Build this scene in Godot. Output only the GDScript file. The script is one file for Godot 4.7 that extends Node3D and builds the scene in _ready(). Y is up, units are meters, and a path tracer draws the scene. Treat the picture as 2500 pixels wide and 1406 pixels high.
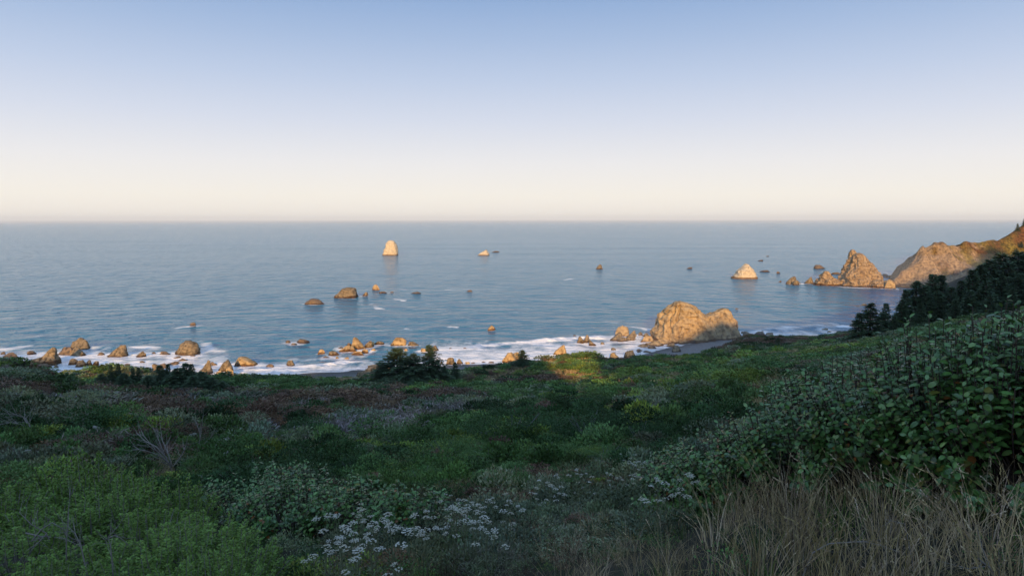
extends Node3D
# A rocky coast at low sun, seen from a brushy hillside. y is up, the sea lies at y = 0, the camera looks along -z.
# "d" below is the distance in front of the camera along -z.

const EYE := Vector3(0, 60, 0)
const FOCAL := 1667.0            # focal length in pixels of the 2500 px wide photograph
const LEVEL := 539.0             # the pixel row of the true horizontal
const EXPOSURE := 1.35
const SUN_TURN := 0.05           # the sun stands almost straight behind the camera, a little to its left
const SUN_RISE := 0.24           # tangent of its height
const RIDGE_BACK := 125.0        # the ridge behind the camera that shades the hillside

var pitch := atan((703.0 - LEVEL) / FOCAL)
var rng := RandomNumberGenerator.new()
var taken := {}
var materials := {}
var cols := []
var ridge := []
var n_soft := FastNoiseLite.new()
var n_fine := FastNoiseLite.new()
var n_rock := FastNoiseLite.new()
var n_ridged := FastNoiseLite.new()
var n_block := FastNoiseLite.new()
var zones := []
var rock_spots := []

# ------------------------------------------------------------------ mesh collecting

class Shape:
	var v := PackedVector3Array()
	var n := PackedVector3Array()
	var c := PackedColorArray()
	var uv := PackedVector2Array()
	var uv2 := PackedVector2Array()
	var i := PackedInt32Array()

	func tri(a: int, b: int, e: int, want: Vector3) -> void:
		if (v[b] - v[a]).cross(v[e] - v[a]).dot(want) > 0.0:
			i.append(a); i.append(e); i.append(b)
		else:
			i.append(a); i.append(b); i.append(e)

	func vert(p: Vector3, nn: Vector3, col: Color) -> int:
		v.append(p); n.append(nn); c.append(col)
		return v.size() - 1

	# a small pointed leaf or needle spray: two triangles
	func leaf(at: Vector3, dir: Vector3, up: Vector3, length: float, width: float, col: Color) -> void:
		var side := dir.cross(up)
		if side.length_squared() < 1e-6:
			side = dir.cross(Vector3(0.31, 0.2, 0.93))
		side = side.normalized()
		var nn := side.cross(dir).normalized()
		var mid := at + dir * length * 0.45
		var k := v.size()
		v.append(at); v.append(mid + side * width * 0.5 + nn * width * 0.12); v.append(at + dir * length); v.append(mid - side * width * 0.5 + nn * width * 0.12)
		for q in 4:
			n.append(nn); c.append(col)
		tri(k, k + 1, k + 2, nn)
		tri(k, k + 2, k + 3, nn)

	# a broad leaf with a folded midrib and a drooping tip
	func broad_leaf(at: Vector3, dir: Vector3, up: Vector3, length: float, width: float, col: Color, droop := 0.25, fold := 0.22) -> void:
		var side := dir.cross(up).normalized()
		var nn := side.cross(dir).normalized()
		var shape := [[0.0, 0.0], [0.22, 0.36], [0.5, 0.5], [0.78, 0.34], [1.0, 0.0]]
		var k := v.size()
		for s in shape:
			var p: Vector3 = at + dir * length * s[0] - nn * length * droop * s[0] * s[0]
			var w: float = width * s[1]
			var lift := nn * w * fold
			vert(p, nn, col)
			vert(p + side * w + lift, (nn - side * fold).normalized(), col)
			vert(p - side * w + lift, (nn + side * fold).normalized(), col)
		for s in 4:
			var a := k + s * 3
			if s > 0:
				tri(a, a + 1, a + 4, nn); tri(a, a + 2, a + 5, nn)
			else:
				tri(a, a + 3, a + 4, nn); tri(a, a + 3, a + 5, nn)
			if s > 0 and s < 3:
				tri(a, a + 4, a + 3, nn); tri(a, a + 5, a + 3, nn)
			elif s == 3:
				tri(a + 1, a, a + 3, nn); tri(a + 2, a, a + 3, nn)

	# a tapered tube through points
	func tube(pts: Array, r0: float, r1: float, col: Color, sides := 4) -> void:
		var k := v.size()
		var m := pts.size()
		for j in m:
			var t: Vector3 = (pts[mini(j + 1, m - 1)] - pts[maxi(j - 1, 0)]).normalized()
			var a := t.cross(Vector3(0.13, 0.21, 0.97)).normalized()
			var b := t.cross(a)
			var r := lerpf(r0, r1, float(j) / maxf(1.0, m - 1.0))
			for s in sides:
				var o := a * cos(TAU * s / sides) + b * sin(TAU * s / sides)
				vert(pts[j] + o * r, o, col)
		for j in m - 1:
			for s in sides:
				var p := k + j * sides + s
				var q := k + j * sides + (s + 1) % sides
				tri(p, q, p + sides, n[p]); tri(q, q + sides, p + sides, n[q])
		for s in range(1, sides - 1):
			tri(k, k + s, k + s + 1, (pts[0] - pts[1]).normalized())
			var e := k + (m - 1) * sides
			tri(e, e + s, e + s + 1, (pts[m - 1] - pts[m - 2]).normalized())

	# a blade of grass: a narrow bent strip
	func blade(at: Vector3, lean: Vector3, height: float, width: float, col: Color, face: Vector3, bend := 1.0) -> void:
		var k := v.size()
		var nn := face
		var side := Vector3.UP.cross(face).normalized()
		for s in 4:
			var t := s / 3.0
			var p := at + Vector3.UP * height * (t - 0.25 * bend * t * t) + lean * height * t * t * bend + lean * height * 0.2 * t
			var w := width * (1.0 - t * 0.85)
			vert(p + side * w * 0.5, nn, col); vert(p - side * w * 0.5, nn, col)
		for s in 3:
			tri(k + s * 2, k + s * 2 + 1, k + s * 2 + 2, nn); tri(k + s * 2 + 1, k + s * 2 + 3, k + s * 2 + 2, nn)

	# a regular sheet of vertices, smooth normals
	func sheet(cols_: int, rows: int, at: int) -> void:
		for r in rows - 1:
			for q in cols_ - 1:
				var a := at + r * cols_ + q
				i.append(a); i.append(a + 1); i.append(a + cols_)
				i.append(a + 1); i.append(a + cols_ + 1); i.append(a + cols_)

	func smooth() -> void:
		n.resize(v.size())
		n.fill(Vector3.ZERO)
		for t in range(0, i.size(), 3):
			var f := (v[i[t + 2]] - v[i[t]]).cross(v[i[t + 1]] - v[i[t]])
			for q in 3:
				n[i[t + q]] += f
		for t in n.size():
			n[t] = n[t].normalized()

	func mesh() -> ArrayMesh:
		var arrays := []
		arrays.resize(Mesh.ARRAY_MAX)
		arrays[Mesh.ARRAY_VERTEX] = v
		arrays[Mesh.ARRAY_NORMAL] = n
		if c.size():
			arrays[Mesh.ARRAY_COLOR] = c
		if uv.size():
			arrays[Mesh.ARRAY_TEX_UV] = uv
		if uv2.size():
			arrays[Mesh.ARRAY_TEX_UV2] = uv2
		arrays[Mesh.ARRAY_INDEX] = i
		var m := ArrayMesh.new()
		m.add_surface_from_arrays(Mesh.PRIMITIVE_TRIANGLES, arrays)
		return m

# ------------------------------------------------------------------ objects

func numbered(called: String) -> String:
	var k: int = taken.get(called, -1) + 1
	taken[called] = k
	return called if k == 0 else "%s_%03d" % [called, k]

func tag(o: Node, label: String, category: String, group := "") -> void:
	o.set_meta("label", label)
	o.set_meta("category", category)
	if group:
		o.set_meta("group", group)

func thing(called: String, at: Vector3, label: String, category: String, group := "") -> Node3D:
	var o := Node3D.new()
	o.name = numbered(called)
	o.position = at
	tag(o, label, category, group)
	add_child(o)
	return o

func part(called: String, m: Mesh, mat: Material, parent: Node) -> MeshInstance3D:
	var o := MeshInstance3D.new()
	o.name = called
	o.mesh = m
	o.material_override = mat
	parent.add_child(o, true)
	return o

func single(called: String, m: Mesh, mat: Material, at: Vector3, label: String, category: String, group := "") -> MeshInstance3D:
	var o := part(numbered(called), m, mat, self)
	o.position = at
	tag(o, label, category, group)
	return o

func setting(called: String, m: Mesh, mat: Material) -> MeshInstance3D:
	var o := part(called, m, mat, self)
	o.set_meta("kind", "structure")
	return o

func scatter(called: String, m: Mesh, mat: Material, places: Array, tints: Array, label: String, category: String, parent: Node = self) -> void:
	if places.is_empty():
		return
	var mm := MultiMesh.new()
	mm.transform_format = MultiMesh.TRANSFORM_3D
	mm.use_colors = true
	mm.mesh = m
	mm.instance_count = places.size()
	for k in places.size():
		mm.set_instance_transform(k, places[k])
		mm.set_instance_color(k, tints[k])
	var o := MultiMeshInstance3D.new()
	o.name = numbered(called) if parent == self else called
	o.multimesh = mm
	o.material_override = mat
	o.set_meta("kind", "stuff")
	if parent == self:
		o.set_meta("label", label)
		o.set_meta("category", category)
	parent.add_child(o, true)

# ------------------------------------------------------------------ materials

func noise_texture(freq: float, octaves: int, ramp: Array, size := 512, type := FastNoiseLite.TYPE_SIMPLEX_SMOOTH, seed_ := 1, normal := false, strength := 8.0, ridged := false) -> Texture2D:
	var f := FastNoiseLite.new()
	f.noise_type = type
	f.frequency = freq
	f.fractal_octaves = octaves
	f.fractal_gain = 0.55
	f.seed = seed_
	if ridged:
		f.fractal_type = FastNoiseLite.FRACTAL_RIDGED
	var t := NoiseTexture2D.new()
	t.width = size
	t.height = size
	t.seamless = true
	t.generate_mipmaps = false
	t.noise = f
	if normal:
		t.as_normal_map = true
		t.bump_strength = strength
	elif ramp.size():
		var g := Gradient.new()
		var off := PackedFloat32Array()
		var colr := PackedColorArray()
		for s in ramp:
			off.append(s[0])
			colr.append(s[1].linear_to_srgb())
		g.offsets = off
		g.colors = colr
		t.color_ramp = g
	return t

func leaf_material(albedo: Color, rough := 0.6, specular := 0.25, through := 0.1) -> StandardMaterial3D:
	var m := StandardMaterial3D.new()
	m.albedo_color = albedo.linear_to_srgb()
	m.vertex_color_use_as_albedo = true
	m.roughness = rough
	m.metallic_specular = specular
	m.cull_mode = BaseMaterial3D.CULL_DISABLED
	if through > 0.0:
		m.backlight_enabled = true
		m.backlight = Color(through, through, through * 0.7).linear_to_srgb()
	return m

func rock_material(dark: Color, mid: Color, pale: Color, seed_: int, scale := 0.05) -> StandardMaterial3D:
	var m := StandardMaterial3D.new()
	m.albedo_texture = noise_texture(0.012, 6, [[0.28, dark], [0.42, mid], [0.55, mid.lerp(pale, 0.5)], [0.72, pale]], 1024, FastNoiseLite.TYPE_SIMPLEX_SMOOTH, seed_)
	m.heightmap_enabled = true
	m.heightmap_texture = materials.rock_bump
	m.heightmap_scale = 14.0
	m.uv1_triplanar = true
	m.uv1_world_triplanar = true
	m.uv1_scale = Vector3(scale, scale, scale)
	m.vertex_color_use_as_albedo = true
	m.roughness = 0.9
	m.metallic_specular = 0.25
	return m

func make_materials() -> void:
	materials.rock_bump = noise_texture(0.007, 6, [], 1024, FastNoiseLite.TYPE_SIMPLEX_SMOOTH, 9, false, 8.0, true)
	materials.rock_brown = rock_material(Color(0.055, 0.042, 0.028), Color(0.145, 0.108, 0.066), Color(0.25, 0.19, 0.12), 3)
	materials.rock_ochre = rock_material(Color(0.10, 0.065, 0.032), Color(0.255, 0.17, 0.085), Color(0.40, 0.285, 0.15), 4, 0.03)
	materials.rock_pale = rock_material(Color(0.16, 0.12, 0.075), Color(0.36, 0.285, 0.185), Color(0.56, 0.47, 0.345), 5)
	materials.rock_wet = rock_material(Color(0.045, 0.036, 0.03), Color(0.105, 0.075, 0.05), Color(0.19, 0.13, 0.085), 6)
	materials.rock_wet.roughness = 0.6
	materials.rock_far = rock_material(Color(0.065, 0.043, 0.027), Color(0.19, 0.128, 0.076), Color(0.34, 0.24, 0.14), 7, 0.03)
	materials.rock_far.heightmap_scale = 35.0
	var g := StandardMaterial3D.new()
	g.albedo_texture = noise_texture(0.02, 5, [[0.25, Color(0.55, 0.55, 0.55)], [0.75, Color(1, 1, 1)]], 512, FastNoiseLite.TYPE_SIMPLEX_SMOOTH, 11)
	g.uv1_triplanar = true
	g.uv1_world_triplanar = true
	g.uv1_scale = Vector3(0.11, 0.11, 0.11)
	g.vertex_color_use_as_albedo = true
	g.roughness = 0.95
	g.metallic_specular = 0.2
	materials.ground = g
	materials.leaf = leaf_material(Color(1, 1, 1), 0.6, 0.25, 0.1)
	materials.gloss_leaf = leaf_material(Color(1, 1, 1), 0.33, 0.5, 0.1)
	materials.needle = leaf_material(Color(1, 1, 1), 0.7, 0.3, 0.1)
	materials.grass = leaf_material(Color(1, 1, 1), 0.85, 0.15, 0.12)
	materials.bark = leaf_material(Color(1, 1, 1), 0.9, 0.2, 0.0)
	materials.petal = leaf_material(Color(1, 1, 1), 0.85, 0.2, 0.3)

# ------------------------------------------------------------------ from pixels to places

func ray(u: float, v: float) -> Vector3:
	return Vector3(u - 1250.0, 703.0 - v, -FOCAL).rotated(Vector3.RIGHT, -pitch)

func on_level(u: float, v: float, y := 0.0) -> Vector3:
	var r := ray(u, v)
	return EYE + r * ((y - EYE.y) / r.y)

func at_depth(u: float, v: float, d: float) -> Vector3:
	var r := ray(u, v)
	return EYE + r * (d / -r.z)

func on_ground(u: float, v: float) -> Vector3:
	var r := ray(u, v)
	r /= -r.z
	var d := 2.0
	while d < 420.0:
		var p := EYE + r * d
		if p.y < height(p.x, d):
			return Vector3(p.x, height(p.x, d), p.z)
		d *= 1.01
	return EYE + r * 420.0

# ------------------------------------------------------------------ the hillside

# Each column: a = x / d, then drop / d at distances, up to the edge of the bluff; then where its foot and the waterline lie.
func make_columns() -> void:
	var spec := [
		[-1.2, [5, .58, 10, .46, 20, .37, 40, .30, 70, .275, 95, .285, 115, .29, 140, .275, 180, .25], 236, 262],
		[-.75, [5, .58, 10, .46, 20, .365, 40, .285, 70, .235, 95, .2145, 115, .238, 140, .243, 180, .25], 236, 262],
		[-.6, [5, .58, 10, .47, 20, .37, 40, .30, 70, .272, 95, .256, 115, .27, 140, .245, 160, .219, 172, .221, 184, .236], 236, 260],
		[-.5, [5, .58, 10, .47, 20, .375, 40, .31, 70, .276, 95, .262, 115, .276, 140, .256, 170, .231, 185, .24], 236, 258],
		[-.41, [5, .58, 10, .47, 20, .38, 40, .317, 70, .279, 95, .2615, 115, .277, 140, .262, 175, .235, 188, .24], 236, 257],
		[-.2, [5, .57, 10, .47, 20, .385, 40, .325, 70, .286, 100, .266, 130, .256, 155, .246, 178, .236, 190, .242], 240, 268],
		[-.1, [5, .57, 10, .47, 20, .38, 40, .322, 70, .284, 100, .264, 130, .252, 155, .242, 176, .228, 190, .234], 242, 280],
		[0.0, [5, .56, 10, .465, 20, .375, 40, .317, 70, .28, 100, .262, 130, .248, 155, .235, 178, .2155, 192, .222], 244, 282],
		[.07, [5, .55, 10, .46, 20, .37, 40, .31, 70, .273, 100, .256, 130, .243, 155, .229, 180, .2085, 194, .22], 246, 283],
		[.11, [5, .54, 10, .455, 20, .366, 40, .306, 70, .268, 100, .252, 130, .24, 150, .2315, 181, .2, 190, .206, 198, .222], 250, 285],
		[.15, [5, .53, 10, .45, 20, .362, 40, .30, 70, .264, 100, .248, 130, .237, 155, .228, 180, .2085, 195, .213], 256, 290],
		[.2, [5, .52, 10, .44, 20, .355, 40, .294, 70, .257, 100, .241, 130, .23, 160, .2185, 188, .204, 200, .21], 264, 305],
		[.29, [5, .49, 10, .415, 20, .335, 40, .277, 70, .243, 100, .229, 130, .219, 160, .21, 190, .2045, 228, .197], 292, 340],
		[.35, [5, .47, 10, .395, 20, .315, 40, .26, 70, .228, 100, .215, 130, .207, 160, .2, 190, .193, 258, .173], 318, 348],
		[.45, [5, .44, 10, .37, 20, .30, 40, .247, 70, .217, 100, .202, 130, .189, 160, .185, 190, .182, 245, .174], 318, 345],
		[.5, [5, .42, 10, .355, 20, .284, 40, .232, 70, .205, 100, .192, 130, .184, 160, .178, 205, .1695, 240, .172], 310, 340],
		[.57, [5, .4, 10, .335, 20, .265, 40, .217, 70, .192, 100, .18, 130, .17, 155, .165, 200, .168, 260, .172], 330, 390],
		[.65, [5, .38, 10, .31, 20, .24, 40, .193, 70, .171, 100, .16, 140, .151, 200, .143, 300, .12, 400, .1, 520, .087], 560, 640],
		[.75, [5, .36, 10, .285, 20, .213, 40, .172, 70, .154, 100, .145, 130, .138, 200, .12, 300, .08, 400, .062, 600, .045], 700, 800],
		[1.2, [5, .32, 10, .2, 20, .13, 40, .1, 70, .09, 100, .085, 200, .06, 400, 0.0, 600, -.04], 800, 900],
	]
	for s in spec:
		var ds := PackedFloat32Array([-1.0, 0.0, 2.0])
		var near: float = 60.0 - s[1][1] * 5.0
		var ys := PackedFloat32Array([58.7, 58.45, lerpf(58.45, near, 0.33)])
		for k in range(0, s[1].size(), 2):
			ds.append(s[1][k])
			ys.append(60.0 - s[1][k] * s[1][k + 1])
		var edge: float = ys[ys.size() - 1]
		var foot: float = s[2]
		if foot > ds[ds.size() - 1] + 20.0 and edge > 6.0:
			ds.append(lerpf(ds[ds.size() - 1], foot, 0.45)); ys.append(edge * 0.42)
		ds.append(foot); ys.append(minf(edge, 2.6))
		ds.append(s[3]); ys.append(0.15)
		ds.append(s[3] + 50.0); ys.append(-2.5)
		ds.append(s[3] + 400.0); ys.append(-9.0)
		ds.append(3000.0); ys.append(-12.0)
		var slope := PackedFloat32Array()
		slope.resize(ds.size())
		for k in range(1, ds.size() - 1):
			var l := (ys[k] - ys[k - 1]) / (ds[k] - ds[k - 1])
			var r := (ys[k + 1] - ys[k]) / (ds[k + 1] - ds[k])
			slope[k] = 0.0 if l * r <= 0.0 else 2.0 * l * r / (l + r)
		cols.append([s[0], ds, ys, slope, s[2], s[3]])

func column_height(k: int, d: float) -> float:
	var ds: PackedFloat32Array = cols[k][1]
	var ys: PackedFloat32Array = cols[k][2]
	var sl: PackedFloat32Array = cols[k][3]
	if d <= ds[0]:
		return ys[0]
	var j := ds.bsearch(d)
	if j >= ds.size():
		return ys[ys.size() - 1]
	j = maxi(j, 1)
	var h := ds[j] - ds[j - 1]
	var t := (d - ds[j - 1]) / h
	var t2 := t * t
	var t3 := t2 * t
	return (2 * t3 - 3 * t2 + 1) * ys[j - 1] + (t3 - 2 * t2 + t) * h * sl[j - 1] + (3 * t2 - 2 * t3) * ys[j] + (t3 - t2) * h * sl[j]

func column_of(x: float, d: float) -> Array:
	var a := x / sqrt(maxf(d, 0.0) ** 2 + 12.0)
	a = clampf(a, cols[0][0] + 0.001, cols[cols.size() - 1][0] - 0.001)
	var k := 0
	while cols[k + 1][0] < a:
		k += 1
	return [k, (a - cols[k][0]) / (cols[k + 1][0] - cols[k][0])]

func waterline(x: float, d: float) -> float:
	var c := column_of(x, d)
	return lerpf(cols[c[0]][5], cols[c[0] + 1][5], c[1])

func bluff_foot(x: float, d: float) -> float:
	var c := column_of(x, d)
	return lerpf(cols[c[0]][4], cols[c[0] + 1][4], c[1])

func plain_height(x: float, d: float) -> float:
	var c := column_of(x, d)
	return lerpf(column_height(c[0], d), column_height(c[0] + 1, d), c[1])

# The ridge that stands between the hillside and the sun: its height follows from where its shadow ends (x, d, y).
func make_ridge() -> void:
	for s in [[-420, 320, 0], [-230, 305, 0], [-181, 290, 0], [-140, 268, 0], [-122, 262, 0], [-116, 155, 17.5], [-82, 155, 17.5], [-80, 268, 0], [-65, 275, 0], [-20, 277, 0], [8, 281, 0], [13.5, 280, 0], [15.2, 155, 19.0], [21.0, 155, 19.0], [24, 283, 0], [40, 296, 0], [52, 304, 0], [60, 325, 0], [76, 330, 0], [80, 334, 1.5], [88, 338, 2], [96, 340, 8.0], [100, 342, 6.0], [104, 342, 11.5], [110, 342, 8.0], [130, 362, 5], [180, 380, 10], [260, 460, 10], [300, 600, 0], [350, 605, 0], [362, 640, 2], [378, 640, 6], [403, 645, 9], [429, 650, 17], [445, 655, 28], [452, 655, 36], [462, 660, 40], [470, 660, 22], [500, 665, 22], [620, 700, 40]]:
		var run: float = (s[1] + RIDGE_BACK)
		ridge.append([s[0] - run * tan(SUN_TURN), s[2] + run / cos(SUN_TURN) * SUN_RISE])

func ridge_height(x: float) -> float:
	if x <= ridge[0][0]:
		return ridge[0][1]
	for k in ridge.size() - 1:
		if x < ridge[k + 1][0]:
			return lerpf(ridge[k][1], ridge[k + 1][1], (x - ridge[k][0]) / (ridge[k + 1][0] - ridge[k][0]))
	return ridge[ridge.size() - 1][1]

func height(x: float, d: float) -> float:
	if d < 0.0:
		var y0 := plain_height(x, 0.0)
		var t := clampf(-d / RIDGE_BACK, 0.0, 1.0)
		var y := lerpf(y0, ridge_height(x), t * t * (1.6 - 0.6 * t))
		return y - maxf(0.0, -d - RIDGE_BACK) * 0.35
	var y2 := plain_height(x, d)
	var rough := minf(d * 0.008, 0.8) * clampf((y2 - 3.0) / 8.0, 0.0, 1.0)
	return y2 + n_soft.get_noise_2d(x * 5.0, d * 5.0) * rough + n_soft.get_noise_2d(x * 17.0 + 90.0, d * 17.0) * minf(0.12, d * 0.02) * clampf((y2 - 3.0) / 4.0, 0.0, 1.0)

func make_terrain() -> void:
	var xs := PackedFloat32Array([0.0])
	var step := 0.7
	while xs[xs.size() - 1] < 900.0:
		xs.append(xs[xs.size() - 1] + step)
		step = minf(step * 1.03, 24.0)
	var all := PackedFloat32Array()
	for k in range(xs.size() - 1, 0, -1):
		if xs[k] < 500.0:
			all.append(-xs[k])
	all.append_array(xs)
	var ds := PackedFloat32Array()
	step = 1.2
	var q := -1.0
	while q > -330.0:
		ds.insert(0, q)
		q -= step
		step *= 1.045
	step = 0.6
	q = 0.0
	while q < 1000.0:
		ds.append(q)
		q += step
		step = minf(step * 1.022, 30.0) if q < 380.0 else step * 1.08
	var s := Shape.new()
	var soil := Color(0.045, 0.042, 0.028)
	var sand := Color(0.235, 0.215, 0.20)
	var wet := Color(0.12, 0.11, 0.105)
	var scree := Color(0.16, 0.125, 0.085)
	for d in ds:
		for x in all:
			var y := height(x, d)
			s.v.append(Vector3(x, y, -d))
			var col := soil
			if d > 150.0:
				var foot := bluff_foot(x, d)
				var line := waterline(x, d)
				col = soil.lerp(scree, clampf((d - foot + 45.0) / 15.0 + n_fine.get_noise_2d(x, d), 0.0, 1.0))
				if d > foot - 12.0 and y < 6.0:
					col = scree.lerp(sand, clampf((d - foot + 12.0) / 8.0, 0.0, 1.0))
					col = col.lerp(wet, clampf((d - line + 9.0) / 5.0 + n_soft.get_noise_2d(x * 3.0, d * 3.0) * 1.2, 0.0, 1.0))
			s.c.append(col)
	s.sheet(all.size(), ds.size(), 0)
	# rows run away from the camera, so the faces must be turned over
	for t in range(0, s.i.size(), 3):
		var e := s.i[t + 1]
		s.i[t + 1] = s.i[t + 2]
		s.i[t + 2] = e
	s.smooth()
	setting("ground", s.mesh(), materials.ground)

# ------------------------------------------------------------------ the sea

const FOAM_X := 440.0
const FOAM_D0 := 226.0
const FOAM_D1 := 720.0

func swell(x: float, d: float) -> float:
	var line := d
	var far := clampf(1.0 - (d - 500.0) / 2500.0, 0.0, 1.0)
	var y := n_soft.get_noise_2d(x * 0.9 + line * 0.25, line * 3.4) * 0.55 * far
	y += n_fine.get_noise_2d(x * 0.9 - d * 0.2, d * 2.6) * 0.34 * clampf(1.0 - (d - 300.0) / 700.0, 0.0, 1.0)
	y += n_soft.get_noise_2d(x * 0.07 + 500.0, d * 0.45) * 1.8 * clampf((d - 600.0) / 900.0, 0.0, 1.0) * clampf((12000.0 - d) / 4000.0, 0.0, 1.0)
	return y

func breaker(x: float, d: float) -> float:
	var y := 0.0
	for b in breakers:
		var t: float = clampf((x - b[0]) / (b[2] - b[0]), 0.0, 1.0)
		var c: float = lerpf(b[1], b[3], t) + n_soft.get_noise_1d(x * 4.0) * 3.0
		var end: float = minf(1.0, minf(x - b[0], b[2] - x) / 8.0)
		if end > 0.0:
			var o: float = d - c
			y += b[4] * end * exp(-(o * o) / (2.2 if o < 0.0 else 14.0))
	return y

var breakers := []

func make_sea() -> void:
	# crests of the breaking waves, left end to right end on the water, and their height
	for b in [[620, 914, 875, 880, 0.8], [1130, 848, 1290, 834, 0.7], [1285, 835, 1495, 824, 1.7], [560, 905, 700, 893, 0.5], [150, 850, 330, 846, 0.7], [1850, 806, 2040, 800, 0.5], [2035, 799, 2085, 796, 0.8]]:
		var p := on_level(b[0], b[1])
		var q := on_level(b[2], b[3])
		breakers.append([p.x, -p.z, q.x, -q.z, b[4]])
	var ds := PackedFloat32Array()
	var q2 := 205.0
	var step := 2.0
	while q2 < 29500.0:
		ds.append(q2)
		q2 += step
		step *= 1.004 if q2 < 330.0 else 1.016
	var half := PackedFloat32Array([0.0])
	step = 2.6
	while half[half.size() - 1] < 34000.0:
		half.append(half[half.size() - 1] + step)
		step *= 1.004 if half[half.size() - 1] < 260.0 else 1.05
	var xs := PackedFloat32Array()
	for k in range(half.size() - 1, 0, -1):
		xs.append(-half[k])
	xs.append_array(half)
	var s := Shape.new()
	for d in ds:
		for x in xs:
			var y := 0.0
			if d < 12000.0:
				y = swell(x, d)
				if d < 480.0:
					y += breaker(x, d)
					y *= clampf((d - 240.0) / 40.0, 0.15, 1.0)
			s.v.append(Vector3(x, y, -d))
			s.uv2.append(Vector2(clampf(0.5 + x / (2.0 * FOAM_X), 0.003, 0.997), clampf((d - FOAM_D0) / (FOAM_D1 - FOAM_D0), 0.003, 0.997)))
	s.sheet(xs.size(), ds.size(), 0)
	for t in range(0, s.i.size(), 3):
		var e := s.i[t + 1]
		s.i[t + 1] = s.i[t + 2]
		s.i[t + 2] = e
	s.smooth()
	var m := StandardMaterial3D.new()
	m.albedo_color = Color(0.025, 0.142, 0.225).linear_to_srgb()
	m.roughness = 0.15
	m.metallic_specular = 0.3
	m.normal_enabled = true
	m.normal_texture = noise_texture(0.004, 7, [], 2048, FastNoiseLite.TYPE_SIMPLEX_SMOOTH, 21, true, 26.0)
	m.normal_scale = 2.0
	m.uv1_triplanar = true
	m.uv1_world_triplanar = true
	m.uv1_scale = Vector3(0.0036, 0.02, 0.0085)
	m.detail_enabled = true
	m.detail_albedo = foam_texture()
	m.detail_uv_layer = BaseMaterial3D.DETAIL_UV_2
	setting("sea", s.mesh(), m)

func splat(im: Image, x: float, d: float, rx: float, rd: float, amount: float) -> void:
	var w := im.get_width()
	var h := im.get_height()
	var cx := (0.5 + x / (2.0 * FOAM_X)) * w
	var cy := (d - FOAM_D0) / (FOAM_D1 - FOAM_D0) * h
	var sx := rx / (2.0 * FOAM_X) * w
	var sy := rd / (FOAM_D1 - FOAM_D0) * h
	for j in range(maxi(1, int(cy - sy * 2.0)), mini(h - 1, int(cy + sy * 2.0) + 2)):
		for k in range(maxi(1, int(cx - sx * 2.0)), mini(w - 1, int(cx + sx * 2.0) + 2)):
			var e := ((k + 0.5 - cx) / sx) ** 2 + ((j + 0.5 - cy) / sy) ** 2
			var a := amount * exp(-e * 1.2)
			if a > 0.02:
				im.set_pixel(k, j, Color(minf(1.0, im.get_pixel(k, j).r + a), 0, 0))

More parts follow.
